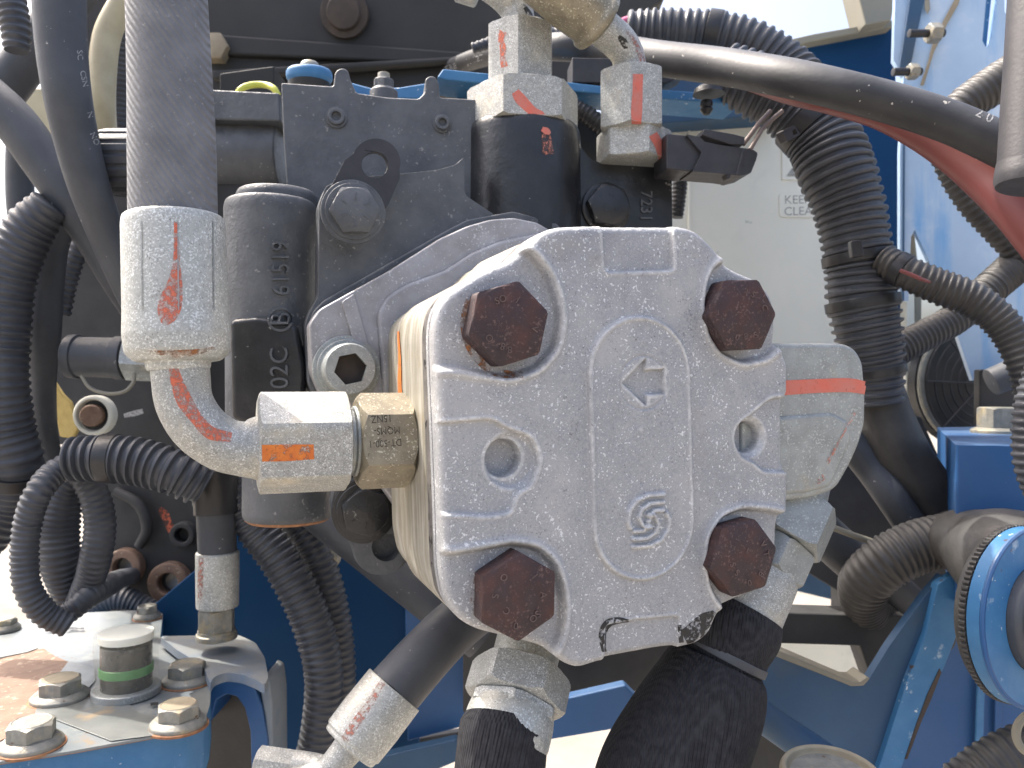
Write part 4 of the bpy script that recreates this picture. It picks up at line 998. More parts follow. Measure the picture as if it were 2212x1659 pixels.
part(door, 'slot_liner', pxprism(Fd, [(2100, -70), (2106, 108), (2130, 108), (2148, -70)], .001, -.012), M['bluew'])
for (u, v, sc_) in ((1996, 72, 1.0), (1955, 155, .8)):
    o_ = P(u, v, .60); s_ = part(door, 'stud', lathe(o_, (-1, -.1, -.05), rprof([(-.016 * sc_, .0), (-.016 * sc_, .003), (.012 * sc_, .003), (.012 * sc_, 0)], .0003), 20), M['tape'])
    part(s_, 'nut', hexnut(o_, (-1, -.1, -.05), -.012 * sc_, -.003 * sc_, .0075 * sc_, 10), M['boltz'])
part(door, 'hinge_strip', pxprism(Fd, [(1999, -30), (2006, -30), (2010, 20), (2004, 30), (1998, 20)], .001, .004), M['tan'], bevel=.001)
part(door, 'seam_strip', pxprism(Fd, [(1951, 300), (1955, 300), (1953, 650), (1949, 650)], .001, .0015), M['blued'])
# fan grille
fan = thing('fan_grille', 'black wire fan grille behind the lower corner of the bleached door', 'fan grille', P(2110, 828, .68))
Ff = facing(.68, 8, 0, 2110, 828); cf = Ff.px(2122, 828)
def ringmb(c, r, t, fr, w=0): 
    pts = [fr.pt(c[0] + r * math.cos(q), c[1] + r * math.sin(q), w) for q in np.linspace(0, 2 * math.pi, 73)]
    return sweep(MB(), [tuple(p) for p in pts], np.full(73, t), 8, caps=False)
part(fan, 'backing', lathe(Ff.pt(cf[0], cf[1], -.01), Ff.N, [(-.01, .0), (-.01, .056), (0, .056), (0, 0)], 48), M['tape'])
for k in range(6): part(fan, 'wire_ring', ringmb(cf, (.0515 - k * .0072), .0007, Ff), M['plastic'])
part(fan, 'outer_ring', ringmb(cf, .0545, .0028, Ff, -.004), M['boltz'])
for an in (178, 225, 130, 90, 270, 0):
    q0, q1 = Ff.pt(cf[0], cf[1], .0008), Ff.pt(cf[0] + .052 * math.cos(R(an)), cf[1] + .052 * math.sin(R(an)), .0008)
    part(fan, 'spoke', sweep(MB(), [tuple(q0), tuple((q0 + q1) / 2), tuple(q1)], np.full(3, .0008), 8), M['plastic'])
plate('cream_strut', 'cream strut standing to the left of the fan grille', 'strut', [(1958, 560), (1976, 640), (1978, 900), (2020, 1000), (2022, 1042), (2004, 1036), (1984, 1004), (1957, 968)], .70, .012, M['tank'])
plate('tan_strut', 'dark tan strut between the cream strut and the fan grille', 'strut', [(1976, 500), (1992, 640), (1990, 760), (1988, 860), (2010, 960), (2024, 985), (2024, 1010), (1990, 985), (1976, 940)], .71, .01, M['tan'])
plate('black_side_plate', 'black upright plate behind the bolt of the blue block', 'plate', [(2116, 798), (2360, 790), (2360, 930), (2116, 920)], .58, .008, M['tape'])
solo('rubber_buffer', 'short dark rubber cylinder beside the black upright plate', 'buffer', lathe(P(2140, 826, .54), (1, -.15, .45), rprof([(0, 0), (0, 30 * K * .54), (.05, 33 * K * .54)], .001)), M['rubber'])
# blue block with hex bolt
bb = thing('blue_block', 'blue painted steel block with dusty top and a flanged hex bolt', 'block', P(2130, 960, .45))
zt = -(962 - 829.5) * K * .42; Fz = level(zt)
part(bb, 'block', pxprism(Fz, [(2064, 961), (2024, 923), (2380, 918), (2380, 968)], .085, 0, .002), M['blue'], bevel=.002, segs=3)
ab_ = P(2160, 0, 1); q_ = Fz.px(2158, 935)
bO = Fz.pt(q_[0], q_[1], 0); 
b1_ = part(bb, 'bolt', hexnut(bO, (0, 0, 1), .003, .017, 44 * K * bO.y, 15, ch0=False), M['boltz'])
part(b1_, 'flange', lathe(bO, (0, 0, 1), rprof([(-.001, 55 * K * bO.y), (.002, 55 * K * bO.y), (.0036, 44 * K * bO.y), (.0036, 0)], .0004)), M['boltz'])
# bottom right: elbow hose into boot and blue ring
eh = conduit_thing('elbow_hose', 'dusty corrugated hose curving left from the rubber boot and back under itself',
    [(2080, 1166, .45, 60), (2030, 1170, .45, 58), (1970, 1186, .45, 57), (1910, 1218, .452, 57), (1868, 1262, .46, 54), (1868, 1310, .475, 46), (1905, 1345, .49, 42), (1960, 1362, .50, 40), (2030, 1370, .51, 40)], .0034, .06, M['loomb'])
fl = thing('flange_ring', 'blue painted steel ring with toothed rubber rim around a dark hose end', 'flange ring', P(2240, 1335, .36))
Fr = facing(.362, 27, 3, 2245, 1335); cr = Fr.px(2245, 1335); u1 = K * .362
part(fl, 'ring', prism(Fr, circ(cr, 192 * u1, 72), -.008, 0, None, [circ(cr, 118 * u1, 48)]), M['bluew'], bevel=.001)
part(fl, 'ring_bead', ringmb(cr, 190 * u1, .0012, Fr, -.001), M['blue'])
teeth = []
for k in range(300):
    r = (194.5 if k % 3 else 190) * u1; teeth.append((cr[0] + r * math.cos(2 * math.pi * k / 300), cr[1] + r * math.sin(2 * math.pi * k / 300)))
part(fl, 'toothed_rim', prism(Fr, teeth, -.0115, -.0085), M['loomb'])
part(fl, 'boot', lathe(Fr.pt(*cr, -.0115), -Fr.N, rprof([(0, 190 * u1), (.004, 180 * u1), (.008, 150 * u1), (.010, 0)], .002), 56), M['loomb'])
part(fl, 'boot_neck', hose([(2225, 1250, .385, 140), (2180, 1215, .395, 118), (2130, 1190, .415, 92), (2090, 1172, .43, 74), (2068, 1168, .45, 64), (2056, 1166, .45, 63)], .003, 40), M['loomb'])
part(fl, 'inner_collar', lathe(Fr.pt(*cr, 0), Fr.N, rprof([(-.012, 117 * u1), (.004, 116 * u1), (.006, 108 * u1), (.006, 98 * u1), (.012, 96 * u1), (.012, 0)], .001), 6 * 9), M['rubber'])
part(fl, 'hose_end', lathe(Fr.pt(*cr, .010), Fr.N, rprof([(0, 88 * u1), (.028, 80 * u1), (.032, 66 * u1), (.032, 0)], .002), 56), M['loomb'])
# blue bracket
br = thing('blue_bracket', 'large blue welded bracket with triangular opening at lower right', 'bracket', P(1850, 1480, .42))
Fk = facing(.43, 4, 0, 1850, 1480)
part(br, 'web', pxprism(Fk, [(1480, 1410), (1560, 1405), (1651, 1396), (1841, 1476), (1862, 1478), (1878, 1466), (1921, 1396), (2000, 1285), (2040, 1240), (2050, 1300), (1960, 1500), (1880, 1760), (1820, 1650), (1700, 1580), (1608, 1506), (1480, 1500)], .006, 0, .002), M['blued'], bevel=.001)
part(br, 'opening_edge', pxprism(Fk, [(1651, 1392), (1841, 1473), (1858, 1474), (1874, 1462), (1880, 1466), (1866, 1482), (1840, 1483), (1640, 1404)], .016, .0012), M['tan'], bevel=.0006)
part(br, 'flange_strip', pxprism(Fk, [(2026, 1262), (2072, 1233), (2085, 1286), (2080, 1340), (2041, 1439), (1995, 1539), (1945, 1665), (1930, 1740), (1870, 1740), (1905, 1640), (1960, 1470), (2000, 1370)], .006, .004, .001), M['bluew'], bevel=.001, label='brighter blue raised flange with chipped paint')
part(br, 'weld_gap', pxprism(Fk, [(2030, 1445), (2034, 1452), (2012, 1510), (1990, 1560), (1960, 1640), (1955, 1640), (1978, 1570), (2004, 1500)], .002, .0045), M['rustw2'])
part(br, 'tube', hose([(1560, 1490, .40, 30), (1610, 1522, .40, 33), (1690, 1578, .395, 34), (1780, 1640, .39, 36), (1860, 1700, .385, 36)], .004, 36), M['blued'])
plate('shadow_plate', 'dark sheet standing in for the shadow below the blue bracket web', 'plate', [(1480, 1480), (1610, 1500), (1880, 1690), (1880, 1760), (1640, 1760), (1560, 1610), (1480, 1600)], .47, .01, M['darkmetal'])  # shade under the web made as a dark sheet
solo('blue_hoop', 'thin dark blue hoop in the bright gap beside the wide braided hose', 'hoop', hose([(1560, 1540, .55, 14), (1562, 1600, .55, 15), (1580, 1650, .55, 16), (1610, 1700, .55, 16)], .004, 20), M['blue'])
bp_ = thing('blue_side_panel', 'deep blue folded panel filling the bottom right corner', 'panel', P(2100, 1560, .52))
Fs = facing(.52, 0, 0)
part(bp_, 'panel', pxprism(Fs, [(2060, 1240), (2380, 1240), (2380, 1780), (1900, 1780), (1930, 1640)], .006, 0), M['blue'])
part(bp_, 'fold', pxprism(Fs, [(2114, 1420), (2130, 1420), (2120, 1780), (2102, 1780)], .002, .005, .001), M['bluew'], bevel=.002)
part(bp_, 'fold', pxprism(Fs, [(2150, 1500), (2165, 1500), (2160, 1780), (2146, 1780)], .002, .004, .001), M['blue'], bevel=.002)
conduit_thing('corner_hose', 'dark ribbed hose entering at the bottom right corner',
    [(2040, 1740, .42, 56), (2120, 1676, .42, 58), (2190, 1636, .42, 60), (2290, 1600, .42, 60)], .0045, .06, M['loomb'])
solo('rusty_ring', 'rusty ring edge at the right border under the blue ring', 'ring', ringmb(facing(.38).px(2240, 1585), 45 * K * .38, .002, facing(.38)), M['tan'])
cp = thing('beige_cap', 'beige rubber cap cut off by the bottom edge of the photo', 'cap', P(1795, 1660, .31))
zc = -(1665 - 829.5) * K * .31; oc = Vector((P(1797, 0, .31).x, .31, zc)); rc_ = 108 * K * .31
part(cp, 'rim', lathe(oc, (0, -.12, 1), rprof([(-.02, rc_), (-.002, rc_), (0, rc_ * .96), (0, rc_ * .86), (-.003, rc_ * .84), (-.003, 0)], .001), 56), M['beige'])
part(cp, 'disc', lathe(oc, (0, -.12, 1), rprof([(-.004, rc_ * .82), (-.0022, rc_ * .80), (-.0022, 0)], .0004), 56), M['boltz'])

# right edge pipe
ep_ = thing('edge_pipe', 'dusty dark pipe hanging at the upper right edge', 'pipe', P(2235, 200, .3))
part(ep_, 'pipe', hose([(2256, -80, .31, 66), (2248, 100, .308, 68), (2240, 250, .306, 70), (2234, 372, .304, 71)], .004, 48), M['plastic'])
part(ep_, 'end_collar', hose([(2235, 352, .304, 72), (2233, 372, .304, 74), (2231, 396, .3035, 74), (2230, 404, .3035, 70)], .002, 48), M['plastic'])
# ================================================================== left side
def screw(parent, u, v, r, fr, w, m):
    o = fr.pt(*fr.px(u, v, w), w); rr_ = r * K * o.y
    s = part(parent, 'socket_screw', lathe(o, fr.N, rprof([(-.001, rr_), (.0012, rr_), (.0012, rr_ * .80), (.0034, rr_ * .76), (.0034, rr_ * .45), (.001, rr_ * .42), (.001, 0)], .0003), 36), m)
    return s
vb = thing('valve_block', 'black cast valve block with two socket screws and raised lugs along the top', 'valve block', P(800, 300, .42))
Fv = facing(.42, 10, 0, 800, 300)
vbp = [(607, 178), (720, 186), (723, 157), (730, 149), (742, 146), (752, 152), (757, 172), (770, 200), (837, 210), (904, 213), (917, 200), (919, 170), (928, 163), (940, 165), (948, 178), (950, 210), (1030, 214), (1030, 470), (640, 480), (622, 440), (612, 300)]
part(vb, 'body', pxprism(Fv, vbp, .05, 0, .0015), M['blackd'], bevel=.0012, segs=3)
screw(vb, 727, 255, 23, Fv, 0, M['blackd']); screw(vb, 955, 268, 20, Fv, 0, M['blackd'])
tbz = thing('flange_bolt', 'small grey flange bolt standing behind the valve block top edge', 'bolt', P(829, 195, .46))
part(tbz, 'head', hexnut(P(829, 205, .455), (0, 0, 1), .002, .0085, 24 * K * .455, 12, ch0=False), M['blackd'])
part(tbz, 'flange', lathe(P(829, 206, .455), (0, 0, 1), rprof([(-.004, 30 * K * .455), (.002, 30 * K * .455), (.004, 22 * K * .455), (.004, 0)], .0004)), M['blackd'])
part(tbz, 'stud', lathe(P(829, 206, .455), (0, 0, 1), rprof([(.006, 13 * K * .455), (.0125, 13 * K * .455), (.0125, 0)], .0003)), M['boltz'])
bc = thing('blue_cap_bolt', 'pale bolt on a bright blue washer disc above the valve block', 'bolt', P(669, 170, .47))
part(bc, 'washer_disc', lathe(P(669, 184, .47), (0, -.12, 1), rprof([(0, 0), (0, 40 * K * .47), (.0035, 49 * K * .47), (.007, 49 * K * .47), (.009, 44 * K * .47), (.0095, 0)], .001), 48), M['bluew'])
part(bc, 'head', lathe(P(669, 150, .47), (0, 0, 1), rprof([(-.002, 21 * K * .47), (.002, 21 * K * .47), (.0042, 17 * K * .47), (.0048, 0)], .0008), 32), M['boltz'])
part(bc, 'bush', lathe(P(669, 186, .47), (0, 0, -1), rprof([(-.001, 46 * K * .47), (.004, 44 * K * .47), (.004, 0)], .0008), 32), M['tape'])
plate('blue_shelf', 'strip of blue plate glimpsed behind the lugs of the valve block', 'plate', [(752, 176), (800, 189), (862, 188), (925, 178), (925, 215), (752, 210)], .50, .01, M['bluew'])
solo('yellow_ring', 'yellow plastic ring peeping over the dark rail left of the valve block', 'ring', hose([(512, 204, .50, 7), (524, 190, .50, 7), (548, 183, .505, 7), (575, 184, .505, 7), (592, 192, .50, 7), (600, 206, .50, 7)], .002, 20), M['yellow'])
plate('dark_rail', 'dark cast rail with faint letters between large hose and valve block', 'rail', [(440, 192), (603, 200), (606, 262), (440, 258)], .455, .03, M['blackd'])
plate('rear_box', 'faint dark box behind the yellow ring', 'box', [(474, 158), (560, 146), (592, 142), (592, 215), (474, 215)], .56, .03, M['hood'])
rx = thing('round_housing', 'grey dusty round housing lying behind the large hose', 'housing', P(530, 345, .47))
part(rx, 'barrel', lathe(P(380, 338, .48), (1, .02, 0), rprof([(0, 0), (0, 78 * K * .48), ((612 - 380) * K * .48, 78 * K * .48), ((612 - 380) * K * .48, 0)], .002), 56), M['blackd'])
part(rx, 'foot', pxprism(facing(.46, 0, 0), [(440, 395), (625, 395), (640, 470), (440, 470)], .03, -.01), M['darkmetal'], bevel=.002)
# knurled knob
kb_ = thing('ribbed_cylinder', 'black ribbed cylinder half hidden behind the large grey hose', 'cylinder', P(255, 348, .45))
ko = MB(); segk = 96; rk = 68 * K * .45
Ck = [(P(222, 348, .45) + Vector((1, 0, 0)) * s) for s in (0, .0015, .005, .03)]
rad = []
for i, sc_ in enumerate((.90, .96, 1.0, 1.0)):
    rad.append(np.array([rk * sc_ * (1 - (.055 if i > 0 else .0) * (1 if (j % 6) in (0, 1) else 0)) for j in range(segk)]))
sweep(ko, [tuple(q) for q in Ck], rad, segk); part(kb_, 'grip', ko, M['loom'], sharp=25)
part(kb_, 'shaft', lathe(P(280, 348, .45), (1, 0, 0), [(0, rk * .6), (.03, rk * .6)], 32), M['plastic'])

# accumulator like black cylinder with cast lettering
cy = thing('cast_cylinder', 'dusty black upright cast cylinder with raised characters running up its side', 'cylinder', P(585, 660, .40))
zb = P(585, 925, .40); kc4 = K * .40; Hc = (925 - 436) * kc4
cyl = lathe(zb, (0, 0, 1), rprof([(0, 0), (0, 90 * kc4), (.003, 93 * kc4), (Hc * .48, 94 * kc4), (Hc - .004, 97 * kc4), (Hc, 92 * kc4), (Hc, 0)], .002, 4), 80)
cyo = part(cy, 'barrel', cyl, M['blackd'], sharp=45)
part(cy, 'cap', lathe(P(598, 440, .405), (0, 0, 1), rprof([(-.002, 86 * kc4), (.0035, 86 * kc4), (.006, 80 * kc4), (.006, 0)], .001), 64), M['blackd'])
part(cy, 'side_lug', pxprism(facing(.371, 8, 0, 560, 800), [(496, 690), (560, 684), (640, 700), (660, 800), (650, 915), (560, 926), (500, 905)], .03, -.0035, .003), M['black'], bevel=.003, segs=4)
part(cy, 'lower_cup', lathe(P(622, 1122, .41), (0, 0, 1), rprof([(0, 0), (0, 90 * kc4), (.003, 97 * kc4), (.05, 97 * kc4)], .003), 64), M['blackd'])
part(cy, 'rust_ring', lathe(P(622, 1116, .41), (0, 0, 1), rprof([(-.0022, 84 * kc4), (-.0006, 93 * kc4), (.0, 60 * kc4)], .0006), 64), M['rustw'])
lug = pxprism(facing(.371, 8, 0, 560, 800), [(496, 690), (560, 684), (640, 700), (660, 800), (650, 915), (560, 926), (500, 905)], .03, -.0035, .003)
tcy = bvh(cyl, lug)
for s, v in (("02C", 795), ("B", 690), ("61519", 580)):
    part(cyo, 'cast_text', textwrap(tcy, s, 606, v, 56 if s != "61519" else 50, -91, .95, thick=.0021), M['blackd'], flat=True)
part(cyo, 'cast_ring', strip(tcy, [(606 + 26 * math.cos(t), 690 + 24 * math.sin(t)) for t in np.linspace(0, 6.283, 25)], 2.5, n=60, m=2, thick=.0008), M['blackd'])

# engine wall and details
ew = thing('engine_wall', 'dark cast engine wall with bored holes and smears of red paint', 'engine wall', P(400, 1100, .62))
Fe = facing(.62, 0, 0)
wall_px = [(66, 640), (60, 560), (150, 470), (290, 395), (1010, 395), (1010, 1420), (236, 1420), (236, 1150), (192, 1060), (180, 960), (80, 960)]
wmb = pxprism(Fe, wall_px, .02, 0, 0, holes=[circ((278, 1222), 20, 20), circ((378, 1255), 20, 20)])
ewo = part(ew, 'wall', wmb, M['darkmetal'])
tw = bvh(wmb)
for u, v, ro_, ri_, m_ in ((275, 1222, 40, 21, 'rustp'), (372, 1255, 44, 22, 'rustp'), (402, 1152, 27, 15, 'darkmetal')):
    o_ = P(u, v, .62); q = K * .62
    part(ew, 'bored_boss', lathe(o_, (0, -1, 0), rprof([(-.002, ro_ * q), (.008, ro_ * q), (.009, ro_ * q * .94), (.009, ri_ * q * 1.1), (.008, ri_ * q), (-.01, ri_ * q)], .0008), 40, close=False), M[m_], label='rusty bored boss' if m_ == 'rustp' else 'dark bored boss')
part(ew, 'casting_ridge', hose([(250, 1060, .615, 10), (300, 1090, .613, 12), (318, 1140, .613, 12), (300, 1180, .615, 10)], .004, 24), M['darkmetal'])
part(ewo, 'paint_mark', strip(tw, [(346, 1098, 5), (356, 1112, 9), (364, 1130, 8), (371, 1146, 9), (378, 1152, 7)], 7, n=30, m=6), M['mark'], flat=True)
part(ewo, 'chalk_mark', strip(tw, [(268, 898, 4), (290, 893, 6), (309, 888, 5)], 5, n=20), M['print'], flat=True)
part(ew, 'step', pxprism(Fe, [(330, 395), (420, 395), (420, 1000), (380, 1000), (330, 760)], .01, .012), M['darkmetal'], bevel=.004)
part(ew, 'gusset', pxprism(facing(.45), [(446, 870), (500, 920), (505, 1010), (440, 900)], .006, 0), M['blackd'], bevel=.001)
wb = thing('washer_bolt', 'bolt head inside a pale thick washer left of the zinc elbow', 'bolt', P(205, 897, .52))
part(wb, 'washer', lathe(P(205, 897, .53), (0, -1, 0), rprof([(-.004, 44 * K * .52), (.003, 44 * K * .52), (.004, 35 * K * .52), (.000, 33 * K * .52), (.000, 0)], .0010), 48), M['tank'])
part(wb, 'head', lathe(P(205, 897, .53), (0, -1, 0), rprof([(0, 24 * K * .52), (.006, 24 * K * .52), (.007, 20 * K * .52), (.007, 0)], .0006), 40), M['rustp'])
part(wb, 'recess', lathe(P(205, 897, .53), (0, -1, 0), [(.0003, 33 * K * .52), (.0004, 33 * K * .52), (.0004, 0)], 40), M['tape'])  # black disc painting the shade between washer and head
pc = thing('plug_cylinder', 'short dark cylinder lying behind the zinc sleeve at left', 'cylinder', P(210, 770, .48))
a0_ = P(151, 770, .48); da = (P(275, 774, .48) - a0_).normalized(); la = (P(275, 774, .48) - a0_).length; q = K * .48
part(pc, 'barrel', lathe(a0_, da, rprof([(0, 0), (0, 47 * q), (.0055, 48 * q), (.0057, 43 * q), (la * .80, 44 * q), (la * .805, 47 * q), (la, 47 * q), (la, 0)], .0006), 56), M['rubber'])
part(pc, 'end_nut', hexnut(a0_, da, la + .0005, la + .022, 50 * q, 15, lim=.95), M['zincd'])
solo('ring_clip', 'thin round wire clip under the short dark cylinder', 'clip', hose([(176, 812, .47, 4), (195, 838, .468, 4), (232, 850, .466, 4), (268, 846, .466, 4), (288, 826, .468, 4), (290, 806, .47, 4)], .002, 14), M['tan'])
plate('yellow_cloth', 'scrap of yellow ochre cloth beside the washer bolt', 'cloth', [(113, 818), (135, 852), (152, 868), (168, 928), (158, 947), (128, 944), (118, 884)], .55, .004, M['ochre'])
plate('red_strap', 'dark red strap sliver between the hoses at the left edge', 'strap', [(60, 820), (72, 850), (80, 935), (68, 925), (56, 870)], .55, .004, M['red'])

# hoses on the left
def hs(name, label, pts, m, step=.005, seg=36, wob=0.0): return solo(name, label, 'hose', hose(pts, step, seg, wob), m)
h1 = thing('wide_hose', 'wide grey hose with faint white print hanging left of the largest hose', 'hose', P(150, 200, .42))
h1m = hose([(126, -60, .42, 53), (128, 0, .42, 53), (133, 100, .42, 51), (145, 200, .42, 48), (165, 300, .425, 45), (192, 400, .43, 42), (228, 500, .44, 38), (272, 600, .45, 36), (320, 700, .46, 34)], .005, 40)
h1o = part(h1, 'tube', h1m, M['rubber']); th1 = bvh(h1m)
for s, u, v, r_ in (("SC", 181, 119, 84), ("CSN", 190, 170, 78), ("N", 203, 248, 72), ("NO", 213, 300, 66)):
    part(h1o, 'printed_text', textwrap(th1, s, u - 9, v, 17, r_, 1.1), M['print'], flat=True)
hs('crossing_hose', 'dark hose sloping down to the right under the wide grey hose', [(-60, 180, .47, 46), (30, 262, .47, 46), (95, 350, .47, 45), (150, 430, .47, 43), (205, 515, .475, 40), (262, 610, .48, 38), (320, 700, .49, 36)], M['rubber'])
hs('crossing_hose', 'dark hose rising to the right behind the wide grey hose', [(-60, 270, .52, 46), (-10, 215, .52, 46), (45, 145, .52, 45), (110, 60, .52, 44), (170, -30, .52, 44)], M['rubber'])
hs('bent_hose', 'grey hose bending down beside the thin ribbed hose at left', [(190, 400, .50, 36), (140, 450, .50, 40), (104, 520, .50, 42), (94, 620, .50, 40), (92, 720, .50, 36), (92, 820, .51, 27), (98, 930, .52, 24), (110, 1000, .53, 24)], M['rubber'])
hs('straw_hose', 'straw coloured hose between the wide hose and the largest hose', [(300, -60, .50, 24), (262, 10, .50, 26), (232, 75, .50, 28), (222, 150, .50, 28), (222, 230, .50, 26), (232, 320, .51, 22)], M['straw'])
plate('straw_sheet', 'straw coloured sheet showing in the gap between crossing hoses', 'panel', [(40, 190), (160, 190), (160, 380), (60, 262)], .66, .004, M['straw'])
conduit_thing('rear_conduit', 'dark ribbed conduit behind the straw coloured hose',
    [(300, 20, .56, 30), (275, 100, .56, 30), (262, 200, .56, 30), (262, 300, .56, 28), (270, 420, .56, 28)], .0035, .1, M['loom'])
conduit_thing('corner_conduit', 'ribbed conduit at the upper left corner',
    [(0, -60, .45, 34), (22, 0, .45, 32), (34, 60, .45, 30), (36, 110, .45, 27)], .0042, .12, M['loom'])
conduit_thing('thin_conduit', 'thin ribbed conduit slanting behind the plug cylinder',
    [(215, 450, .55, 20), (182, 510, .55, 21), (158, 565, .55, 22), (142, 620, .55, 22), (132, 680, .55, 20)], .0042, .14, M['loom'])
conduit_thing('edge_conduit', 'fat ribbed conduit running down the left edge',
    [(110, 440, .46, 40), (60, 500, .46, 52), (18, 590, .46, 58), (2, 700, .46, 60), (0, 820, .46, 58), (10, 920, .465, 60), (28, 1000, .47, 60), (14, 1080, .48, 56), (-30, 1150, .48, 52), (-80, 1200, .48, 50)], .0048, .07, M['loom'], [(20, 1020, .008)])
conduit_thing('bright_conduit', 'ribbed conduit across the lower left with sunlit edge, bent down in a long loop',
    [(165, 1000, .45, 29), (118, 1022, .44, 29), (82, 1066, .43, 29), (60, 1130, .43, 29), (53, 1205, .43, 29), (62, 1275, .43, 29), (98, 1325, .435, 29), (150, 1352, .44, 27)], .0034, .10, M['loom'])
conduit_thing('inner_conduit', 'ribbed conduit nested inside the long loop',
    [(170, 1015, .47, 32), (140, 1060, .47, 38), (126, 1130, .47, 44), (128, 1200, .47, 43), (140, 1262, .475, 34), (156, 1310, .48, 26)], .0036, .08, M['loom'])
conduit_thing('inner_conduit', 'ribbed conduit dropping right of the sunlit slit',
    [(180, 1025, .46, 30), (204, 1070, .46, 32), (216, 1130, .46, 33), (209, 1195, .46, 33), (194, 1252, .465, 31), (172, 1300, .47, 28)], .0034, .07, M['loom'])
conduit_thing('low_conduit', 'small ribbed conduit lying over the cover plate edge',
    [(112, 1345, .45, 22), (150, 1322, .455, 24), (190, 1290, .46, 25), (226, 1268, .48, 25), (262, 1250, .55, 20), (300, 1240, .66, 16)], .0030, .07, M['loom'])
conduit_thing('low_conduit', 'small ribbed conduit fanning right behind the rear bolt',
    [(150, 1345, .60, 30), (205, 1318, .60, 30), (255, 1296, .60, 30), (310, 1312, .60, 26), (370, 1350, .60, 24)], .0032, .07, M['loom'])
conduit_thing('bold_conduit', 'boldly ribbed conduit running level under the zinc elbow',
    [(152, 992, .44, 48), (205, 990, .44, 51), (260, 992, .44, 52), (320, 1002, .44, 52), (380, 1022, .44, 50), (440, 1052, .445, 46)], .0050, .19, M['loom'], [(236, 1000, .008)], duty=.60)
conduit_thing('twin_conduit', 'left one of two ribbed conduits twisting down in front of the blue panel',
    [(500, 1040, .48, 40), (545, 1130, .48, 42), (605, 1210, .48, 44), (655, 1300, .48, 44), (690, 1400, .48, 43), (700, 1480, .48, 42), (690, 1570, .48, 40), (670, 1660, .48, 38)], .0044, .10, M['loom'])
conduit_thing('twin_conduit', 'right one of two ribbed conduits twisting down in front of the blue panel',
    [(600, 1090, .51, 36), (650, 1140, .51, 38), (690, 1220, .51, 38), (715, 1310, .51, 38), (730, 1400, .51, 36), (735, 1500, .51, 34), (725, 1600, .51, 32), (700, 1700, .51, 30)], .0044, .10, M['loom'])
solo('dark_pipe', 'dark smooth pipe sloping down behind the lower bracket ear', 'pipe', hose([(640, 1060, .50, 50), (740, 1140, .49, 50), (840, 1220, .48, 50), (950, 1310, .47, 48), (1040, 1380, .47, 46)], .006, 36), M['rubber'])
hs('upright_hose', 'dark upright hose in the bright gap at the left edge', [(44, 280, .56, 26), (42, 360, .56, 27), (46, 450, .56, 28), (60, 540, .56, 26)], M['rubber'])
solo('pipe_stub', 'round weathered stub between the twin conduits and the dark pipe', 'pipe stub', lathe(P(712, 1190, .53), (.2, -1, 0), rprof([(0, 26 * K * .52), (.02, 26 * K * .52), (.022, 18 * K * .52), (.022, 0)], .001), 32), M['boltz'])

# blue panels at the bottom
plate('blue_bulkhead', 'broad deep blue bulkhead with slanting top edge behind the twin conduits', 'bulkhead', [(318, 1318), (425, 1228), (515, 1150), (620, 1150), (900, 1190), (905, 1640), (760, 1780), (318, 1780)], .58, .008, M['deep'])
plate('blue_bulkhead', 'brighter blue bulkhead right of the slanting black hose', 'bulkhead', [(874, 1250), (1040, 1250), (1040, 1560), (880, 1602)], .56, .008, M['blue'])
plate('gap_shade_sheet', 'dark sheet standing in for the shaded gap below the brighter blue bulkhead', 'plate', [(760, 1560), (880, 1600), (1350, 1520), (1350, 1560), (760, 1680)], .60, .008, M['darkmetal'])  # shade of the gap built as a dark sheet
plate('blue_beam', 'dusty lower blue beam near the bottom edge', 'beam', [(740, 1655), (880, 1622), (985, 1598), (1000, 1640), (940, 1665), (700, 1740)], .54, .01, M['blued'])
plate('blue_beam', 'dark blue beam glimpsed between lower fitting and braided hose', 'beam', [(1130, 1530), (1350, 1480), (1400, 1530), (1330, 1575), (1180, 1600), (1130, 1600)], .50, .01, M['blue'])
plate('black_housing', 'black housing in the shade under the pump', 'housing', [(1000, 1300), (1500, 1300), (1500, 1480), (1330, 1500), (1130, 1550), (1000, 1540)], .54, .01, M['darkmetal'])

# lower left service block
sb = thing('service_block', 'blue service block whose grey cover sheet carries flanged bolts, rust and peeling foil', 'service block', P(200, 1500, .42))
ZP = -.165; Fz2 = level(ZP)
out_px = [(-260, 1700), (0, 1645), (150, 1623), (320, 1592), (405, 1571), (440, 1552), (452, 1520), (457, 1478), (440, 1440), (380, 1400), (346, 1376), (352, 1324), (290, 1318), (130, 1326), (0, 1350), (-260, 1370)]
part(sb, 'base', pxprism(Fz2, out_px, .030, -.0018, .003), M['bluew'], bevel=.003, segs=3)
part(sb, 'gasket', prism(Fz2, grow(rounded([Fz2.px(*q) for q in out_px], .003), .992), -.0018, -.0012), M['rustw'])
shm = pxprism(Fz2, out_px, .0012, 0, .003)
sho = part(sb, 'cover_sheet', shm, M['plate'])
part(sho, 'rusty_patch', pxprism(Fz2, [(-60, 1440), (0, 1424), (45, 1408), (95, 1400), (120, 1418), (150, 1430), (158, 1442), (136, 1456), (104, 1476), (88, 1505), (84, 1548), (60, 1560), (30, 1585), (0, 1600), (-60, 1620)], .0004, .0005), M['rustp'])
part(sho, 'peeling_foil', pxprism(Fz2, [(-60, 1384), (0, 1380), (86, 1398), (60, 1408), (0, 1420), (-60, 1436)], .0003, .0011), M['silver'], bevel=.0003)
part(sho, 'peeling_foil', pxprism(Fz2, [(150, 1425), (205, 1445), (206, 1470), (180, 1498), (205, 1512), (270, 1512), (300, 1540), (340, 1545), (400, 1550), (440, 1545), (330, 1588), (240, 1600), (110, 1550), (75, 1545), (85, 1500), (120, 1465)], .0003, .0007), M['silver'], bevel=.0003)
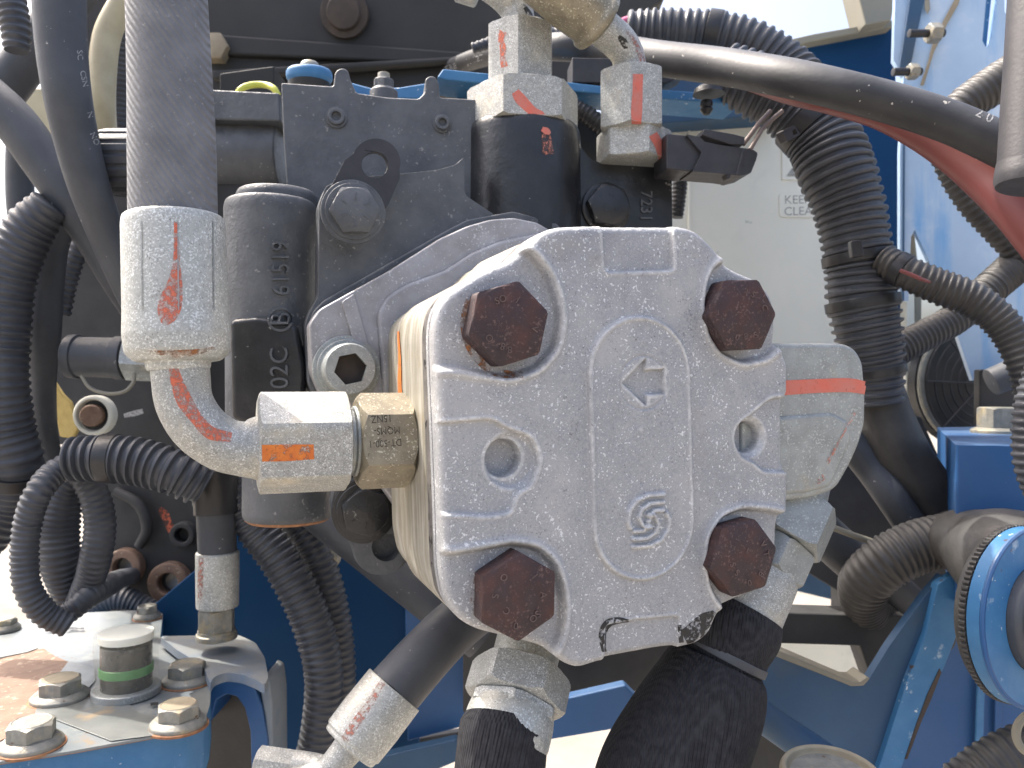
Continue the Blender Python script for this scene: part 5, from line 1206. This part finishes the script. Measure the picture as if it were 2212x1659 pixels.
part(sho, 'peeling_foil', pxprism(Fz2, [(410, 1500), (456, 1480), (454, 1520), (444, 1556), (438, 1556), (436, 1535)], .0003, .0030), M['silver'], bevel=.0003)
tsh = bvh(shm)
for pts in ([(97, 1369, 1.5), (118, 1364, 2)], [(140, 1368, 1), (155, 1362, 3), (182, 1363, 2)], [(325, 1528, 4), (342, 1526, 3)], [(410, 1508, 3), (424, 1500, 2)]):
    part(sho, 'tear', strip(tsh, pts, 2, n=12, off=.0016), M['ink'], flat=True)
def fbolt(u, v, rpx, hpx, rot, m=M['boltz'], rusty=True, deform=0):
    o_ = Fz2.pt(*Fz2.px(u, v), 0); r = rpx * K * o_.y; h = hpx * K * o_.y
    mb = lathe(o_, (0, 0, 1), rprof([(0.0006, r * 1.27), (.0022, r * 1.27), (.0045, r * 1.02), (.0045, 0)], .0006), 40)
    b = part(sb, 'bolt', hexnut(o_, (0, 0, 1), .003, h, r, rot, ch0=False, lim=.93), m)
    part(b, 'bolt_flange', mb, m)
    if rusty: part(b, 'washer', lathe(o_, (0, 0, 1), rprof([(-.0005, r * 1.36), (.0006, r * 1.36), (.0008, r * 1.2)], .0002), 40), M['rustw'])
    part(b, 'dished_top', lathe(o_, (0, 0, 1), [(h + .0002, r * .80), (h + .0004, r * .76), (h + .0001, r * .72), (h + .0001, 0)], 36), M['beige'] if rusty == 2 else m)
fbolt(68, 1612, 50, 54, 20); fbolt(130, 1510, 46, 46, 30, rusty=2); fbolt(404, 1474, 40, 42, 10); fbolt(385, 1568, 46, 48, 25, rusty=2)
fbolt(318, 1336, 22, 28, 20); fbolt(8, 1362, 26, 26, 0, rusty=False)
# sight glass
sg = thing('sight_glass', 'clear capped sight glass with a green ring standing on the cover sheet', 'sight glass', P(273, 1490, .42))
og = Fz2.pt(*Fz2.px(273, 1500), 0); rg = 68 * K * og.y; hg = 138 * K * og.y
part(sg, 'foot_ring', lathe(og, (0, 0, 1), rprof([(.0006, rg * 1.02), (.004, rg * 1.02), (.0045, rg * .97), (.0045, 0)], .0006), 56), M['zincd'])
part(sg, 'core', lathe(og, (0, 0, 1), rprof([(.0045, rg * .76), (hg * .80, rg * .76), (hg * .82, rg * .6), (hg * .82, 0)], .0006), 56), M['inner'])
part(sg, 'green_ring', lathe(og, (0, 0, 1), [(hg * .34, rg * .77), (hg * .35, rg * .80), (hg * .47, rg * .80), (hg * .48, rg * .77)], 56, close=False), M['green'])
part(sg, 'clear_cup', lathe(og, (0, 0, 1), rprof([(.0047, rg * .95), (hg * .96, rg * .95), (hg, rg * .92), (hg * 1.01, rg * .5), (hg, 0)], .001), 56), M['glass'])
part(sg, 'cap', lathe(og, (0, 0, 1), rprof([(hg * .86, rg * .80), (hg * .97, rg * .82), (hg * .985, rg * .8), (hg * .985, 0)], .0006), 56), M['tank'])
# arch bracket
ar = thing('arch_bracket', 'dusty blue grey arched bracket right of the service block', 'bracket', P(500, 1500, .45))
Fa = facing(.44, 0, 0)
part(ar, 'arch', pxprism(Fa, [(440, 1560), (455, 1492), (468, 1470), (495, 1462), (528, 1468), (552, 1490), (566, 1530), (578, 1600), (580, 1760), (545, 1760), (540, 1580), (528, 1530), (512, 1506), (490, 1500), (468, 1512), (455, 1560)], .03, 0), M['blue'], bevel=.001)
part(ar, 'hood_cover', pxprism(level(-(1372 - 829.5) * K * .50), [(345, 1374), (515, 1371), (552, 1388), (572, 1420), (580, 1462), (572, 1480), (552, 1468), (522, 1456), (488, 1452), (462, 1462), (454, 1478), (440, 1440), (380, 1402)], .005, 0, .004), M['bluegrey'], bevel=.002, segs=4)
part(ar, 'shoulder', pxprism(Fa, [(566, 1462), (582, 1470), (588, 1520), (590, 1760), (578, 1760), (572, 1560), (562, 1500)], .03, -.002), M['bluegrey'], bevel=.002)
part(ar, 'arch_shade_sheet', pxprism(facing(.47), [(440, 1480), (576, 1470), (580, 1760), (440, 1760)], .004, 0), M['tape'])  # black sheet added for the shade inside the arch opening

# ------------------------------------------------------------------ repeated things share a group
GR = {'corrugated_hose': 'thick corrugated hoses at right', 'branch_hose': 'corrugated branch hoses at right', 'dark_hose': 'dark hoses under the corrugated hoses',
      'crossing_hose': 'crossing hoses at the upper left', 'inner_conduit': 'conduits nested in the loop at left', 'low_conduit': 'small conduits over the cover plate',
      'twin_conduit': 'twin conduits in front of the blue bulkhead', 'blue_bulkhead': 'blue bulkheads at the bottom', 'blue_beam': 'blue beams'}
for o in list(COL.objects):
    b = o.name.split('.')[0]
    if o.parent is None and 'category' in o and b in GR and 'group' not in o: o['group'] = GR[b]
